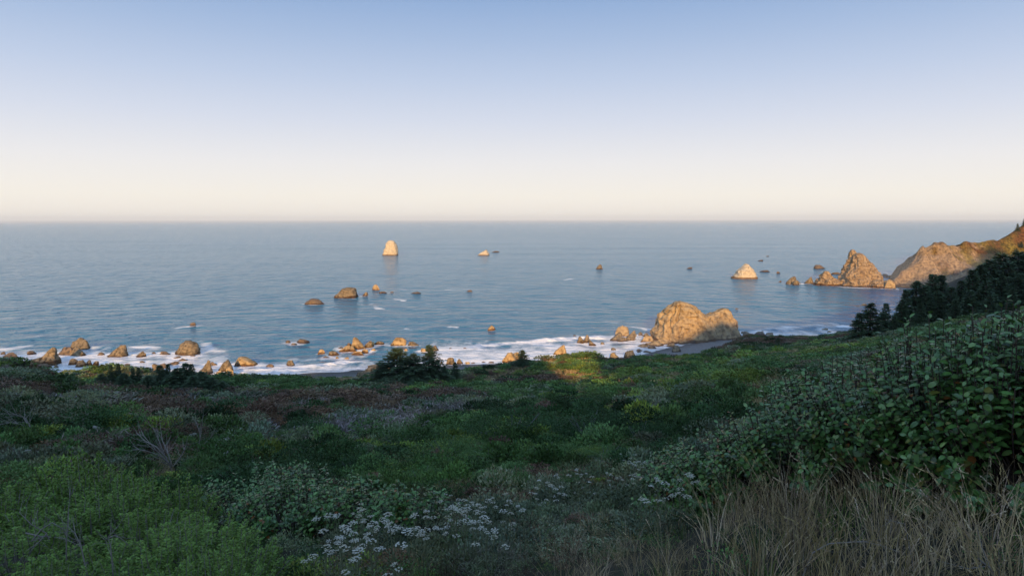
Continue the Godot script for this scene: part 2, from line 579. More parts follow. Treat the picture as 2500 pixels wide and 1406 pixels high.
func foam_texture() -> Texture2D:
	var cover := Image.create(440, 250, false, Image.FORMAT_RF)
	for j in 250:
		var d := FOAM_D0 + (FOAM_D1 - FOAM_D0) * (j + 0.5) / 250.0
		if d > 470.0:
			break
		for k in 440:
			var x := ((k + 0.5) / 440.0 - 0.5) * 2.0 * FOAM_X
			var t := d - waterline(x, d)
			var wide := 66.0 + 16.0 * n_soft.get_noise_1d(x * 1.5)
			var a := x / d
			var most := 0.84
			if a > -0.42 and a < -0.12:
				wide = 32.0; most = 0.7
			elif a > 0.27:
				wide = 44.0; most = 0.6
			var f := 0.0
			if t < wide * 1.5:
				f = most * clampf(1.25 - maxf(t, 0.0) / wide, 0.0, 1.0)
			cover.set_pixel(k, j, Color(f, 0, 0))
	for r in rock_spots:
		splat(cover, r[0], r[1] - r[2] * 0.2, r[2] * 1.2 + 2.0, r[2] * 1.0 + 2.6, 0.62)
	# drifting streaks of foam: from pixel to pixel, half width in metres, strength
	for f in [[0, 776, 60, 773, 3, .55], [30, 784, 75, 783, 2, .4], [75, 822, 118, 816, 3, .5], [0, 852, 60, 843, 4, .6], [535, 762, 690, 757, 3, .4], [655, 765, 690, 775, 6, .38], [640, 787, 700, 784, 4, .3], [800, 806, 865, 803, 3, .5], [880, 806, 960, 808, 3, .42], [995, 800, 1008, 806, 3, .6], [1095, 798, 1120, 799, 2.5, .6], [740, 742, 870, 729, 2, .5], [905, 740, 925, 752, 4, .5], [925, 752, 960, 758, 4, .5], [960, 730, 990, 734, 4, .75], [970, 708, 1015, 709, 3, .6], [1085, 708, 1130, 706, 3, .6], [1140, 706, 1180, 708, 3, .6], [1205, 700, 1245, 701, 4, .45], [1045, 726, 1085, 729, 6, .4], [1025, 738, 1085, 745, 5, .35], [1200, 755, 1265, 762, 4, .42], [1365, 684, 1410, 680, 5, .55], [1475, 785, 1510, 789, 2.5, .55], [1520, 795, 1595, 805, 2.5, .6], [1525, 800, 1600, 808, 3, .3], [1840, 678, 1880, 676, 4, .6], [1860, 661, 1905, 667, 6, .8], [1820, 638, 1870, 637, 8, .4], [2050, 702, 2120, 705, 3, .8], [1990, 690, 2010, 692, 4, .4], [1960, 654, 2040, 657, 6, .55], [2000, 795, 2085, 775, 8, .32], [1900, 800, 2000, 790, 6, .3], [2045, 798, 2085, 797, 2.5, .8], [480, 830, 540, 858, 4, .4], [430, 800, 500, 793, 3, .6], [2215, 636, 2260, 642, 8, .5], [2180, 690, 2230, 695, 5, .4], [1600, 700, 1660, 697, 5, .25], [330, 845, 380, 848, 5, .5], [1280, 836, 1500, 824, 3.2, .75], [1440, 822, 1490, 822, 3.5, .8], [620, 914, 872, 881, 1.8, .8], [1120, 850, 1290, 836, 2.2, .5], [1305, 838, 1400, 850, 6, .4], [650, 870, 740, 880, 4, .35]]:
		var p := on_level(f[0], f[1])
		var q := on_level(f[2], f[3])
		var n := maxi(3, int(p.distance_to(q) / (f[4] * 0.9)))
		for k in n + 1:
			var t := float(k) / n
			var o: Vector3 = p.lerp(q, t) + Vector3(n_soft.get_noise_1d(k * 9.0 + f[0]), 0, n_soft.get_noise_1d(k * 9.0 + f[1] + 400.0)) * f[4] * 1.2
			splat(cover, o.x, -o.z, f[4], f[4] * 0.9, f[5] * 0.7)
	var w := 2048
	var h := 1150
	cover.resize(w, h, Image.INTERPOLATE_BILINEAR)
	cover.convert(Image.FORMAT_L8)
	var fine := FastNoiseLite.new()
	fine.noise_type = FastNoiseLite.TYPE_SIMPLEX_SMOOTH
	fine.seed = 5
	fine.frequency = 0.055
	fine.fractal_octaves = 5
	fine.fractal_gain = 0.6
	fine.domain_warp_enabled = true
	fine.domain_warp_amplitude = 18.0
	fine.domain_warp_frequency = 0.02
	var lace := FastNoiseLite.new()
	lace.noise_type = FastNoiseLite.TYPE_SIMPLEX_SMOOTH
	lace.seed = 8
	lace.frequency = 0.022
	lace.fractal_type = FastNoiseLite.FRACTAL_RIDGED
	lace.fractal_octaves = 4
	lace.domain_warp_enabled = true
	lace.domain_warp_amplitude = 30.0
	lace.domain_warp_frequency = 0.012
	# half as many rows stretched to full height: foam is drawn out along the waves
	var fa := fine.get_image(w, h / 2, false, false, true)
	var la := lace.get_image(w, h / 2, false, false, true)
	fa.resize(w, h, Image.INTERPOLATE_BILINEAR)
	la.resize(w, h, Image.INTERPOLATE_BILINEAR)
	fa.convert(Image.FORMAT_L8)
	la.convert(Image.FORMAT_L8)
	var cb := cover.get_data()
	var fb := fa.get_data()
	var lb := la.get_data()
	var out := PackedByteArray()
	out.resize(w * h * 4)
	out.fill(0)
	for k in w * h:
		var c := cb[k]
		if c > 6:
			var level := fb[k] * 0.55 + lb[k] * 0.45
			var a := (level - (255.0 - c * 1.0)) * 1.5 + c * 0.46
			a = clampf(a, 0.0, 235.0)
			var o := k * 4
			out[o] = 232
			out[o + 1] = 230
			out[o + 2] = 230
			out[o + 3] = int(a)
	var im := Image.create_from_data(w, h, false, Image.FORMAT_RGBA8, out)
	return ImageTexture.create_from_image(im)

# ------------------------------------------------------------------ rocks

# A rock from its outline: rows of [height, left, right] in metres about its foot; depth is half its thickness over half its width.
func outline_shape(s: Shape, rows: Array, middle: Vector3, depth: float, seed_: int, rough: float, around := 64, levels := 40, cracks := []) -> void:
	var start := s.v.size()
	var top: float = rows[rows.size() - 1][0]
	var low: float = rows[0][0]
	var wide: float = (rows[0][2] - rows[0][1]) * 0.5
	for j in levels + 1:
		var t := float(j) / levels
		t = t * (1.15 - 0.15 * t)
		var y := lerpf(low, top, minf(t, 1.0))
		var k := 0
		while k < rows.size() - 2 and rows[k + 1][0] < y:
			k += 1
		var f := clampf((y - rows[k][0]) / maxf(0.001, rows[k + 1][0] - rows[k][0]), 0.0, 1.0)
		var left := lerpf(rows[k][1], rows[k + 1][1], f)
		var right := lerpf(rows[k][2], rows[k + 1][2], f)
		var cx := (left + right) * 0.5
		var hw := maxf(0.02, (right - left) * 0.5)
		var hd := depth * lerpf(hw, sqrt(hw * wide), 0.35)
		if j == levels:
			hw *= 0.05; hd *= 0.05
		for q in around:
			var th := TAU * q / around
			var co := cos(th)
			var si := sin(th)
			var p := Vector3(cx + hw * signf(co) * absf(co) ** 0.65, y, hd * signf(si) * absf(si) ** 0.65)
			var out := Vector3(co, 0.25, si).normalized()
			var w := p + Vector3(seed_ * 37.0, seed_ * 11.0, 0)
			var sc := 58.0 / maxf(wide, 0.6)
			var b := n_rock.get_noise_3d(w.x * sc * 3.0, w.y * sc * 2.2, w.z * sc * 3.0) * 1.0
			b += (n_ridged.get_noise_3d(w.x * sc * 3.2 + w.y * sc * 1.2, w.y * sc * 0.9, w.z * sc * 3.2)) * 1.0
			b += n_rock.get_noise_3d(w.x * sc * 9.0, w.y * sc * 6.5, w.z * sc * 9.0) * 0.12
			# broken blocks and ledges
			b += n_block.get_noise_3d(w.x * sc * 3.4 + w.y * sc, w.y * sc * 2.0, w.z * sc * 3.4) * 0.55 + n_block.get_noise_3d(w.x * sc * 8.0, w.y * sc * 5.0 + 70.0, w.z * sc * 8.0) * 0.22
			var push := b * rough * wide * clampf(hw / wide * 2.0, 0.25, 1.0)
			if si > 0.0:
				for c in cracks:
					for e in c.size() - 1:
						if y <= c[e][1] and y >= c[e + 1][1]:
							var lx: float = lerpf(c[e][0], c[e + 1][0], (y - c[e][1]) / (c[e + 1][1] - c[e][1]))
							push -= 1.7 * exp(-((p.x - lx) / 0.55) ** 2)
			p += out * push
			if y > top * 0.97:
				p.y -= absf(push) * 0.3
			s.v.append(middle + p)
			# the tide's dark band of weed and barnacles, with a ragged upper edge
			var tide := 1.6 + 1.3 * n_rock.get_noise_3d(w.x * 6.0, 0, w.z * 6.0)
			s.c.append(Color(0.36, 0.27, 0.21) if middle.y + p.y < tide and wide > 2.0 else Color(1, 1, 1))
	for j in levels:
		for q in around:
			var a := start + j * around + q
			var b2 := start + j * around + (q + 1) % around
			s.i.append(a); s.i.append(a + around); s.i.append(b2)
			s.i.append(b2); s.i.append(a + around); s.i.append(b2 + around)
	var cap := s.v.size()
	s.v.append(middle + Vector3((rows[rows.size() - 1][1] + rows[rows.size() - 1][2]) * 0.5, top + rough * 0.2, 0))
	s.c.append(Color(1, 1, 1))
	for q in around:
		s.i.append(start + levels * around + q); s.i.append(cap); s.i.append(start + levels * around + (q + 1) % around)

# An outline traced in pixels, rows of [v, left u, right u] from the foot up, set at the distance of its foot on the water.
func traced(rows: Array, d: float) -> Array:
	var out := []
	var foot := at_depth((rows[0][1] + rows[0][2]) * 0.5, rows[0][0], d)
	for r in rows:
		out.append([at_depth(1250, r[0], d).y, at_depth(r[1], r[0], d).x - foot.x, at_depth(r[2], r[0], d).x - foot.x])
	out.insert(0, [-1.5, out[0][1] * 1.04, out[0][2] * 1.04])
	return [out, Vector3(foot.x, 0, -d)]

func traced_rock(called: String, lumps: Array, mat: Material, label: String, depth := 0.8, rough := 0.09, around := 72, levels := 44, cracks := []) -> void:
	var s := Shape.new()
	var origin := Vector3.ZERO
	for k in lumps.size():
		var rows: Array = lumps[k][0]
		var at := on_level((rows[0][1] + rows[0][2]) * 0.5, lumps[k][1])
		var wide: float = (rows[0][2] - rows[0][1]) / FOCAL * -at.z * 0.5
		var d: float = -at.z + wide * depth * 0.8
		var t := traced(rows, d)
		if k == 0:
			origin = t[1]
		var own := []
		for c in cracks:
			if c[0] == k:
				var line := []
				for p in c[1]:
					line.append([at_depth(p[0], p[1], d).x - t[1].x, at_depth(p[0], p[1], d).y])
				own.append(line)
		outline_shape(s, t[0], t[1] - origin, depth, called.length() * 3 + k + int(rows[0][1]), rough, around, levels, own)
		rock_spots.append([t[1].x, -t[1].z, wide])
	s.smooth()
	single(called, s.mesh(), mat, origin, label, "rock")

# A boulder: a dome cut by random planes. u and v are the middle of its front foot.
func boulder(u: float, v: float, w: float, h: float, mat: Material, seed_: int, style := 0, lift := 0.0) -> Array:
	var at := on_level(u, v, lift)
	var px := -at.z / FOCAL
	var half := w * px * 0.5
	var tall := h * px * 1.02
	var r := RandomNumberGenerator.new()
	r.seed = seed_ * 7919 + 13
	var deep := half * r.randf_range(0.7, 0.95)
	var planes := []
	for k in (13 if style != 1 else 5):
		var th := r.randf() * TAU
		planes.append([Vector3(cos(th), r.randf_range(-0.1, 0.9), sin(th)).normalized(), r.randf_range(0.52, 0.9)])
	var around := 30 if w > 16 else 18
	var levels := 14 if w > 16 else 9
	var s := Shape.new()
	var lean := r.randf_range(-0.25, 0.25)
	if style == 2:
		lean = 0.45
	elif style == 3:
		lean = -0.45
	for j in levels + 1:
		var t := float(j) / levels
		var phi := lerpf(-0.25, PI * 0.5, t)
		for q in around:
			var th := TAU * q / around
			var p := Vector3(cos(phi) * cos(th), sin(phi), cos(phi) * sin(th))
			if style >= 2:  # a peak
				var k2 := pow(cos(maxf(phi, 0.0)), 0.65) if phi > 0.0 else 1.0
				p.x = cos(th) * k2 * (1.0 - 0.25 * maxf(p.y, 0.0)); p.z = sin(th) * k2 * (1.0 - 0.25 * maxf(p.y, 0.0))
				p.x *= 1.0 - maxf(0.0, p.y) * 0.45
			else:
				p.x = signf(p.x) * absf(p.x) ** 0.82; p.z = signf(p.z) * absf(p.z) ** 0.82
			for c in planes:
				var over: float = p.dot(c[0]) - c[1]
				if over > 0.0:
					p -= c[0] * over * 0.9
			var nz := n_rock.get_noise_3d(p.x * 110.0 + seed_ * 31.0, p.y * 110.0, p.z * 110.0) * 0.16 + n_rock.get_noise_3d(p.x * 330.0 + seed_ * 31.0, p.y * 330.0, p.z * 330.0) * 0.07 + n_block.get_noise_3d(p.x * 150.0 + seed_ * 31.0, p.y * 120.0, p.z * 150.0) * 0.07
			p *= 1.0 + nz
			p.x += lean * maxf(0.0, p.y)
			s.v.append(Vector3(p.x * half, p.y * tall, p.z * deep))
			s.c.append(Color(1, 1, 1))
	var low := 1e9
	var high := -1e9
	var lo := 1e9
	var hi := -1e9
	for p in s.v:
		high = maxf(high, p.y); lo = minf(lo, p.x); hi = maxf(hi, p.x)
	for k in s.v.size():
		var p := s.v[k]
		p.x = (p.x - (lo + hi) * 0.5) * 2.0 * half / (hi - lo)
		p.y *= tall / high
		s.v[k] = p
		if tall > 1.6:
			var tide := 0.75 + 0.8 * n_rock.get_noise_3d(p.x * 20.0 + u, 0, p.z * 20.0)
			if p.y < tide:
				s.c[k] = Color(0.38, 0.29, 0.23)
	for j in levels:
		for q in around:
			var a := j * around + q
			var b := j * around + (q + 1) % around
			s.i.append(a); s.i.append(a + around); s.i.append(b)
			s.i.append(b); s.i.append(a + around); s.i.append(b + around)
	s.smooth()
	var place := Vector3(at.x * (1.0 + deep * 0.7 / -at.z), lift, at.z - deep * 0.7)
	rock_spots.append([place.x, -place.z, half])
	return [s.mesh(), mat, place]

func rocks(called: String, list: Array, label: String, group: String) -> void:
	for k in list.size():
		var e: Array = list[k]
		var mat: Material = materials[["rock_brown", "rock_ochre", "rock_pale", "rock_wet"][e[4]]]
		var made := boulder(e[0], e[1], e[2], e[3], mat, int(e[0]) * 3 + int(e[1]), e[5] if e.size() > 5 else 0, e[7] if e.size() > 7 else 0.0)
		var own: String = e[6] if e.size() > 6 and e[6] != "" else label
		single(called, made[0], made[1], made[2], own, "rock", group if own == label else "")

func make_rocks() -> void:
	traced_rock("sea_stack", [
		[[[838, 1600, 1738], [820, 1604, 1738], [800, 1609, 1736], [784, 1613, 1726], [773, 1618, 1714], [762, 1624, 1703], [753, 1633, 1698], [745, 1640, 1686], [739, 1647, 1674], [735, 1652, 1664]], 838],
		[[[830, 1690, 1795], [805, 1696, 1794], [788, 1702, 1790], [775, 1716, 1786], [767, 1736, 1784], [760, 1749, 1781], [753, 1764, 1777]], 832]],
		materials.rock_ochre, "huge twin-peaked ochre rock standing on the sandy cove, the right peak lower", 0.85, 0.105, 200, 110,
		[[0, [[1644, 745], [1634, 765], [1627, 775], [1623, 790], [1627, 806]]], [0, [[1656, 742], [1645, 770], [1642, 778]]], [0, [[1650, 790], [1642, 812], [1641, 836]]], [0, [[1665, 795], [1655, 815], [1652, 825]]]])
	traced_rock("sea_stack", [[[[623, 935, 970], [618, 936, 970.5], [610, 938, 970.5], [604, 941, 970], [598, 943, 968], [592, 945, 965], [588, 948, 961], [586, 951, 957]], 623]], materials.rock_pale, "pale tooth-shaped sea stack standing alone far out on open water", 0.8, 0.08)
	traced_rock("sea_stack", [
		[[[701, 2054, 2150], [690, 2058, 2148], [678, 2063, 2144], [664, 2066, 2136], [650, 2073, 2128], [640, 2077, 2120], [630, 2083, 2111], [622, 2090, 2104], [618, 2094, 2100]], 701],
		[[[690, 2060, 2096], [660, 2068, 2096], [640, 2075, 2093], [628, 2076, 2092], [618, 2077, 2089], [610, 2080, 2086]], 690],
		[[[704, 2110, 2172], [697, 2120, 2168], [689, 2130, 2156], [684, 2138, 2148]], 704]],
		materials.rock_far, "tallest brown sea stack with a thumb-like spire, beside the headland tip", 0.85, 0.15, 130, 80)
	traced_rock("sea_stack", [[[[682, 1787, 1848], [676, 1791, 1847], [668, 1799, 1842], [660, 1806, 1838], [652, 1814, 1832], [647, 1818, 1828], [644, 1820, 1825]], 682]], materials.rock_pale, "pale pyramid-shaped sea stack with a rusty brown foot", 0.9, 0.075)
	traced_rock("sea_stack", [
		[[[698, 1987, 2056], [690, 1996, 2045], [682, 2003, 2037], [674, 2008, 2031], [667, 2012, 2026], [662, 2015, 2020]], 698]],
		materials.rock_far, "brown cone-shaped stack between the tall stack and a low split rock", 0.8, 0.15)
	traced_rock("sea_stack", [
		[[[727, 817, 871], [721, 820, 869], [714, 828, 867], [708, 834, 866], [704, 841, 864], [701, 847, 853]], 727]],
		materials.rock_brown, "humped mossy brown rock, largest of the offshore group with white surf at its foot", 0.8, 0.09)
	traced_rock("sea_stack", [
		[[[890, 62, 142], [882, 72, 139], [876, 86, 138], [868, 106, 137], [862, 113, 137], [855, 118, 137], [849, 124, 134], [846, 127, 131]], 890]],
		materials.rock_brown, "shaded rock with a leaning pinnacle rising from its long ramp in the surf", 0.55, 0.09)
	var small := "low dark rock awash in the white surf along the shore"
	var g := "small rocks awash in the surf"
	# [u, v, width, height, tone, shape, own label, lift]
	rocks("boulder", [
		[196, 853, 68, 27, 0, 0, "big rounded brown boulder behind darker slabs at the seaward edge of the surf"],
		[190, 869, 46, 22, 0, 0, "dark flat-topped rock leaning against the big rounded boulder"],
		[158, 868, 46, 20, 3, 0, "low rust-brown rock between the leaning pinnacle and the big rounded boulder"],
		[285, 872, 62, 28, 0, 2, "brown pyramid boulder with a shaded right face amid surf"],
		[458, 866, 62, 33, 0, 1, "large smooth round-topped boulder with an ochre foot, standing alone in foam"],
		[500, 914, 42, 34, 0, 2, "upright brown boulder, left one of the pair behind the dark shore spruces"],
		[549, 906, 42, 27, 0, 2, "peaked boulder beside the upright one, smaller boulders heaped at its foot"],
		[602, 894, 56, 22, 1, 3, "long ochre boulder sloping up to one end in calm water"],
		[874, 853, 42, 30, 1, 3, "craggy ochre rock with a sharp corner peak amid a rock cluster"],
		[970, 846, 46, 21, 1, 1, "squarish mossy boulder with a flat top and pale flanks"],
		[1368, 869, 38, 25, 1, 2, "smooth wedge-shaped rock leaning in the wash before the grassy mound"],
		[1519, 822, 36, 26, 1, 1, "heart-shaped boulder perched on jagged rocks"],
		[1540, 876, 33, 20, 0, 1, "round half-lit boulder at the sand's edge"],
		[1652, 861, 23, 16, 0, 1, "round dark boulder alone on the shaded sand of the cove", 1.0],
		[1243, 886, 40, 24, 1, 0, "ochre boulder half hidden by the dark bushy spruce on the bluff edge"],
		[1262, 880, 32, 20, 1, 0, "boulder touching the ochre one that the bushy spruce half hides"],
		[766, 743, 56, 13, 3, 0, "flat reddish brown reef rock, outermost of the offshore group"],
		[918, 708, 22, 14, 1, 0, "small steep pale-topped rock behind the humped mossy rock"],
		[1180, 623, 38, 13, 2, 2, "low pale-crowned islet far offshore"],
		[1200, 806, 22, 11, 1, 0, "lone orange rock in open water off the surf"],
		[470, 796, 18, 9, 3, 0, "lone dark rock ringed by foam outside the surf"],
		[1463, 657, 18, 11, 0, 2, "small far rock standing alone in calm open sea"],
		[1932, 695, 30, 19, 0, 2, "split dark rock standing off the cone-shaped stack"],
		[1944, 697, 17, 12, 0, 1, "small block resting against the split dark rock"],
		[1974, 694, 26, 17, 0, 2, "small dark peak at the left foot of the cone-shaped stack"],
		[2172, 706, 26, 22, 1, 1, "rounded ochre rock at the landward tail of the tallest stack"],
		[2000, 657, 34, 9, 3, 0, "low brown islet with surf behind it, seaward of the cone-shaped stack"],
		[738, 838, 38, 9, 3, 0, "low red-brown rock outside the surf with a tiny companion"],
	], "", "")
	rocks("boulder", [[1503, 832, 36, 19, 0, 2], [1539, 832, 32, 24, 0, 2], [1520, 834, 32, 10, 0, 0]], "jagged brown rock at the foot of the heart-shaped boulder", "rocks under the heart-shaped boulder")
	rocks("boulder", [[1419, 838, 21, 16, 0, 3], [1432, 837, 15, 19, 0, 2], [1446, 844, 21, 15, 0, 3]], "small spiky rock in the surf inshore of the breaking wave", "spiky rocks in the surf")
	rocks("boulder", [[178, 889, 22, 14, 0], [197, 894, 26, 15, 0], [215, 890, 15, 12, 0], [231, 891, 19, 10, 0]], "dark rounded rock in a shaded row behind the hillside brow", "shaded row of rocks")
	rocks("boulder", [[26, 877, 40, 16, 3], [78, 866, 24, 10, 3], [4, 866, 14, 8, 3], [70, 899, 44, 12, 3], [106, 898, 26, 10, 3], [135, 897, 14, 8, 3], [120, 895, 10, 6, 3], [245, 868, 22, 8, 3], [340, 872, 28, 14, 0, 2], [402, 866, 34, 8, 3], [375, 864, 16, 5, 3], [420, 889, 30, 6, 3], [446, 881, 24, 5, 3], [431, 874, 18, 4, 3], [398, 897, 24, 9, 3], [385, 912, 30, 24, 0], [520, 891, 22, 8, 3], [536, 919, 30, 14, 1], [560, 917, 28, 18, 1], [573, 923, 17, 12, 1], [577, 894, 13, 10, 3], [658, 898, 24, 8, 3], [707, 894, 28, 14, 0], [615, 921, 14, 6, 1], [597, 924, 8, 4, 3], [688, 917, 14, 5, 3], [702, 838, 14, 7, 3], [717, 842, 18, 4, 3], [346, 884, 14, 3, 3], [470, 870, 16, 5, 3], [310, 890, 16, 3, 3], [360, 900, 14, 4, 3]], small, g)
	rocks("boulder", [[898, 850, 26, 17, 0, 2], [906, 846, 15, 11, 1, 2], [853, 846, 15, 9, 3], [841, 859, 34, 15, 1, 2], [862, 859, 22, 13, 1], [814, 868, 30, 10, 0], [784, 863, 18, 10, 1], [797, 874, 20, 4, 3], [822, 876, 10, 6, 1], [846, 877, 14, 5, 1], [874, 868, 34, 9, 1], [891, 862, 20, 9, 1], [911, 857, 14, 6, 1], [830, 851, 14, 4, 3], [925, 842, 26, 8, 0], [1008, 846, 32, 11, 0], [1063, 857, 20, 13, 0], [1048, 857, 18, 10, 1], [1035, 859, 20, 8, 1], [990, 857, 12, 6, 1], [1101, 891, 24, 17, 0], [1122, 889, 17, 12, 0], [1141, 890, 14, 6, 1], [1077, 887, 8, 5, 3], [1200, 887, 18, 3, 3], [1155, 888, 14, 3, 3], [1180, 886, 12, 3, 3], [1135, 852, 12, 3, 3], [1098, 853, 14, 3, 3]], "brown rock in the sunlit rock cluster seaward of the leaning spruces", "rocks seaward of the leaning spruces")
	rocks("boulder", [[1471, 841, 12, 5, 0], [1403, 821, 10, 3, 3], [1576, 822, 20, 8, 0], [1565, 819, 15, 8, 0], [1548, 829, 14, 5, 0], [1580, 836, 42, 15, 1], [1601, 846, 52, 11, 1], [1624, 842, 40, 12, 1], [1570, 849, 32, 8, 0], [1561, 859, 18, 6, 3], [1593, 852, 24, 8, 3], [1640, 848, 28, 9, 1], [1498, 855, 14, 5, 0], [1501, 877, 28, 15, 1], [1482, 879, 16, 6, 3], [1516, 880, 12, 7, 3], [1500, 864, 10, 3, 0], [1561, 863, 12, 7, 3], [1580, 863, 26, 5, 3], [1598, 826, 20, 8, 1], [1676, 836, 14, 12, 1], [1690, 838, 12, 12, 2]], "rock in the weedy reef at the seaward foot of the twin-peaked rock", "reef rocks by the twin-peaked rock")
	rocks("boulder", [[1801, 823, 22, 11, 0], [1828, 822, 32, 11, 0], [1856, 820, 28, 9, 0], [1880, 819, 18, 6, 0], [1815, 814, 12, 4, 0], [1862, 812, 10, 3, 0], [2025, 813, 14, 4, 0], [2048, 815, 10, 4, 0], [2015, 806, 16, 3, 0], [2065, 812, 10, 3, 0], [2073, 816, 10, 4, 0], [2110, 748, 20, 5, 0], [2095, 750, 10, 2, 0]], "dark boulder at the shaded waterline between the cove and the spruce slope", "dark boulders at the shaded waterline")
	rocks("boulder", [[890, 723, 17, 10, 0, 2], [934, 717, 26, 5, 3], [956, 715, 10, 3, 3], [1015, 718, 36, 5, 3], [1145, 713, 18, 5, 3], [1211, 616, 22, 3, 3], [1683, 657, 16, 4, 3], [1902, 669, 11, 6, 3], [1868, 665, 26, 4, 3], [2043, 671, 28, 5, 3], [1858, 638, 14, 3, 3], [1875, 627, 8, 2, 3], [1905, 689, 9, 3, 3], [1953, 694, 8, 3, 3], [1800, 757, 8, 4, 3]], "small low rock breaking the surface of open water", "low rocks in open water")
	rocks("boulder", [[2150, 704, 32, 14, 1], [2190, 690, 40, 10, 3], [2212, 688, 44, 12, 3], [2236, 692, 40, 10, 3], [2180, 680, 34, 7, 0], [2205, 678, 40, 9, 0], [2200, 709, 9, 3, 3], [2214, 712, 10, 3, 3], [2186, 707, 8, 3, 3], [2228, 713, 10, 3, 3], [2160, 676, 20, 6, 3]], "low rock in the reef that links the tallest stack to the headland", "reef rocks by the headland")
	# the craggy outcrop on the beach beside the leaning spruces
	traced_rock("rock_outcrop", [[[[926, 868, 968], [915, 876, 962], [905, 888, 958], [896, 903, 950], [891, 918, 944]], 927]], materials.rock_brown, "shaded craggy outcrop on the beach, left of the leaning spruces' trunks", 0.6, 0.12, 60, 30)
	rocks("boulder", [[765, 925, 24, 6, 0], [848, 917, 12, 3, 0]], "flat dark rock lying on the shaded sand", "rocks on the shaded sand")

# ------------------------------------------------------------------ the headland

func make_headland() -> void:
	var pts := [[340, -3.0, 632], [352, 1.0, 634], [362, 5.0, 638], [372, 13.0, 641], [379, 22.0, 643], [385, 31.0, 644], [389, 33.5, 645], [393, 29.5, 646], [400, 33.5, 647], [407, 36.5, 648], [420, 36.0, 650], [438, 38.0, 653], [455, 40.0, 656], [470, 40.5, 660], [484, 46.0, 663], [497, 54.0, 667], [540, 74.0, 680], [640, 110.0, 700], [800, 150.0, 720]]
	var s := Shape.new()
	var rock := Color(1, 0.98, 0.95)
	var across := 0
	var rows := 0
	var d := 585.0
	while d < 860.0:
		across = 0
		var x := 335.0
		while x < 800.0:
			var k := 0
			while k < pts.size() - 2 and pts[k + 1][0] < x:
				k += 1
			var f: float = clampf((x - pts[k][0]) / (pts[k + 1][0] - pts[k][0]), 0.0, 1.0)
			var top: float = lerpf(pts[k][1], pts[k + 1][1], f)
			var mid: float = lerpf(pts[k][2], pts[k + 1][2], f)
			var front := maxf(14.0, top * 1.05 + 8.0)
			var t: float = (mid - d) / front if d < mid else (d - mid) / (front * 1.3)
			var y := lerpf(top, -2.5, clampf(t, 0.0, 1.0) ** (0.9 if d < mid else 1.2))
			if t > 1.0:
				y = -2.5 - (t - 1.0) * 6.0
			# the low reef round the tip
			y = maxf(y, 1.3 + 2.2 * n_rock.get_noise_2d(x * 4.0, d * 4.0) - maxf(0.0, absf(d - mid + 4.0) - 22.0) * 0.35 - maxf(0.0, 352.0 - x) * 0.3)
			var crag := clampf((460.0 - x) / 50.0, 0.25, 1.0) * clampf((y + 2.0) / 10.0, 0.0, 1.0)
			y += crag * (n_ridged.get_noise_2d(x * 2.2 + d * 1.3, d * 1.5 - x * 0.8) * 6.0 + n_rock.get_noise_2d(x * 9.0, d * 9.0) * 3.0)
			s.v.append(Vector3(x, y, -d))
			var green := clampf((x - 398.0) / 30.0 + n_soft.get_noise_2d(x * 6.0, d * 6.0) * 2.4 - 0.2, 0.0, 1.0) * clampf((y - 7.0) / 5.0 + n_fine.get_noise_2d(x * 2.0, d * 2.0), 0.0, 1.0)
			var plant := Color(0.62, 0.66, 0.22).lerp(Color(0.42, 0.26, 0.16), clampf(0.5 + n_rock.get_noise_2d(x * 3.0, d * 3.0) * 1.3, 0.0, 1.0)).lerp(Color(0.22, 0.28, 0.12), clampf(n_fine.get_noise_2d(x * 3.0 + 70.0, d * 3.0) * 4.0 - 0.6, 0.0, 1.0))
			s.c.append(rock.lerp(plant, green) if y > 1.2 else Color(0.4, 0.33, 0.28))
			across += 1
			x += 1.6 if x < 520.0 else 7.0
		rows += 1
		d += 1.6 if d < 690.0 else 6.0
	s.sheet(across, rows, 0)
	for t in range(0, s.i.size(), 3):
		var e := s.i[t + 1]
		s.i[t + 1] = s.i[t + 2]
		s.i[t + 2] = e
	s.smooth()
	headland_shape = s
	headland_across = across
	setting("headland", s.mesh(), materials.rock_far)

var headland_shape: Shape
var headland_across := 0

func headland_height(x: float, d: float) -> float:
	var best := 1e9
	var y := 0.0
	for k in headland_shape.v.size():
		var p := headland_shape.v[k]
		var e := (p.x - x) ** 2 + (p.z + d) ** 2
		if e < best:
			best = e
			y = p.y
	return y

# ------------------------------------------------------------------ plants

func above_ground(u: float, v: float, lift: float) -> Vector3:
	var r := ray(u, v)
	r /= -r.z
	var d := 2.0
	while d < 420.0:
		var p := EYE + r * d
		if p.y < height(p.x, d) + lift:
			return Vector3(p.x, height(p.x, d), p.z)
		d *= 1.008
	return EYE + r * 420.0

func ball(r: RandomNumberGenerator) -> Vector3:
	var z := r.randf_range(-1, 1)
	var th := r.randf() * TAU
	var q := sqrt(1.0 - z * z)
	return Vector3(q * cos(th), z, q * sin(th))

func grey(f: float) -> Color:
	return Color(f, f, f)

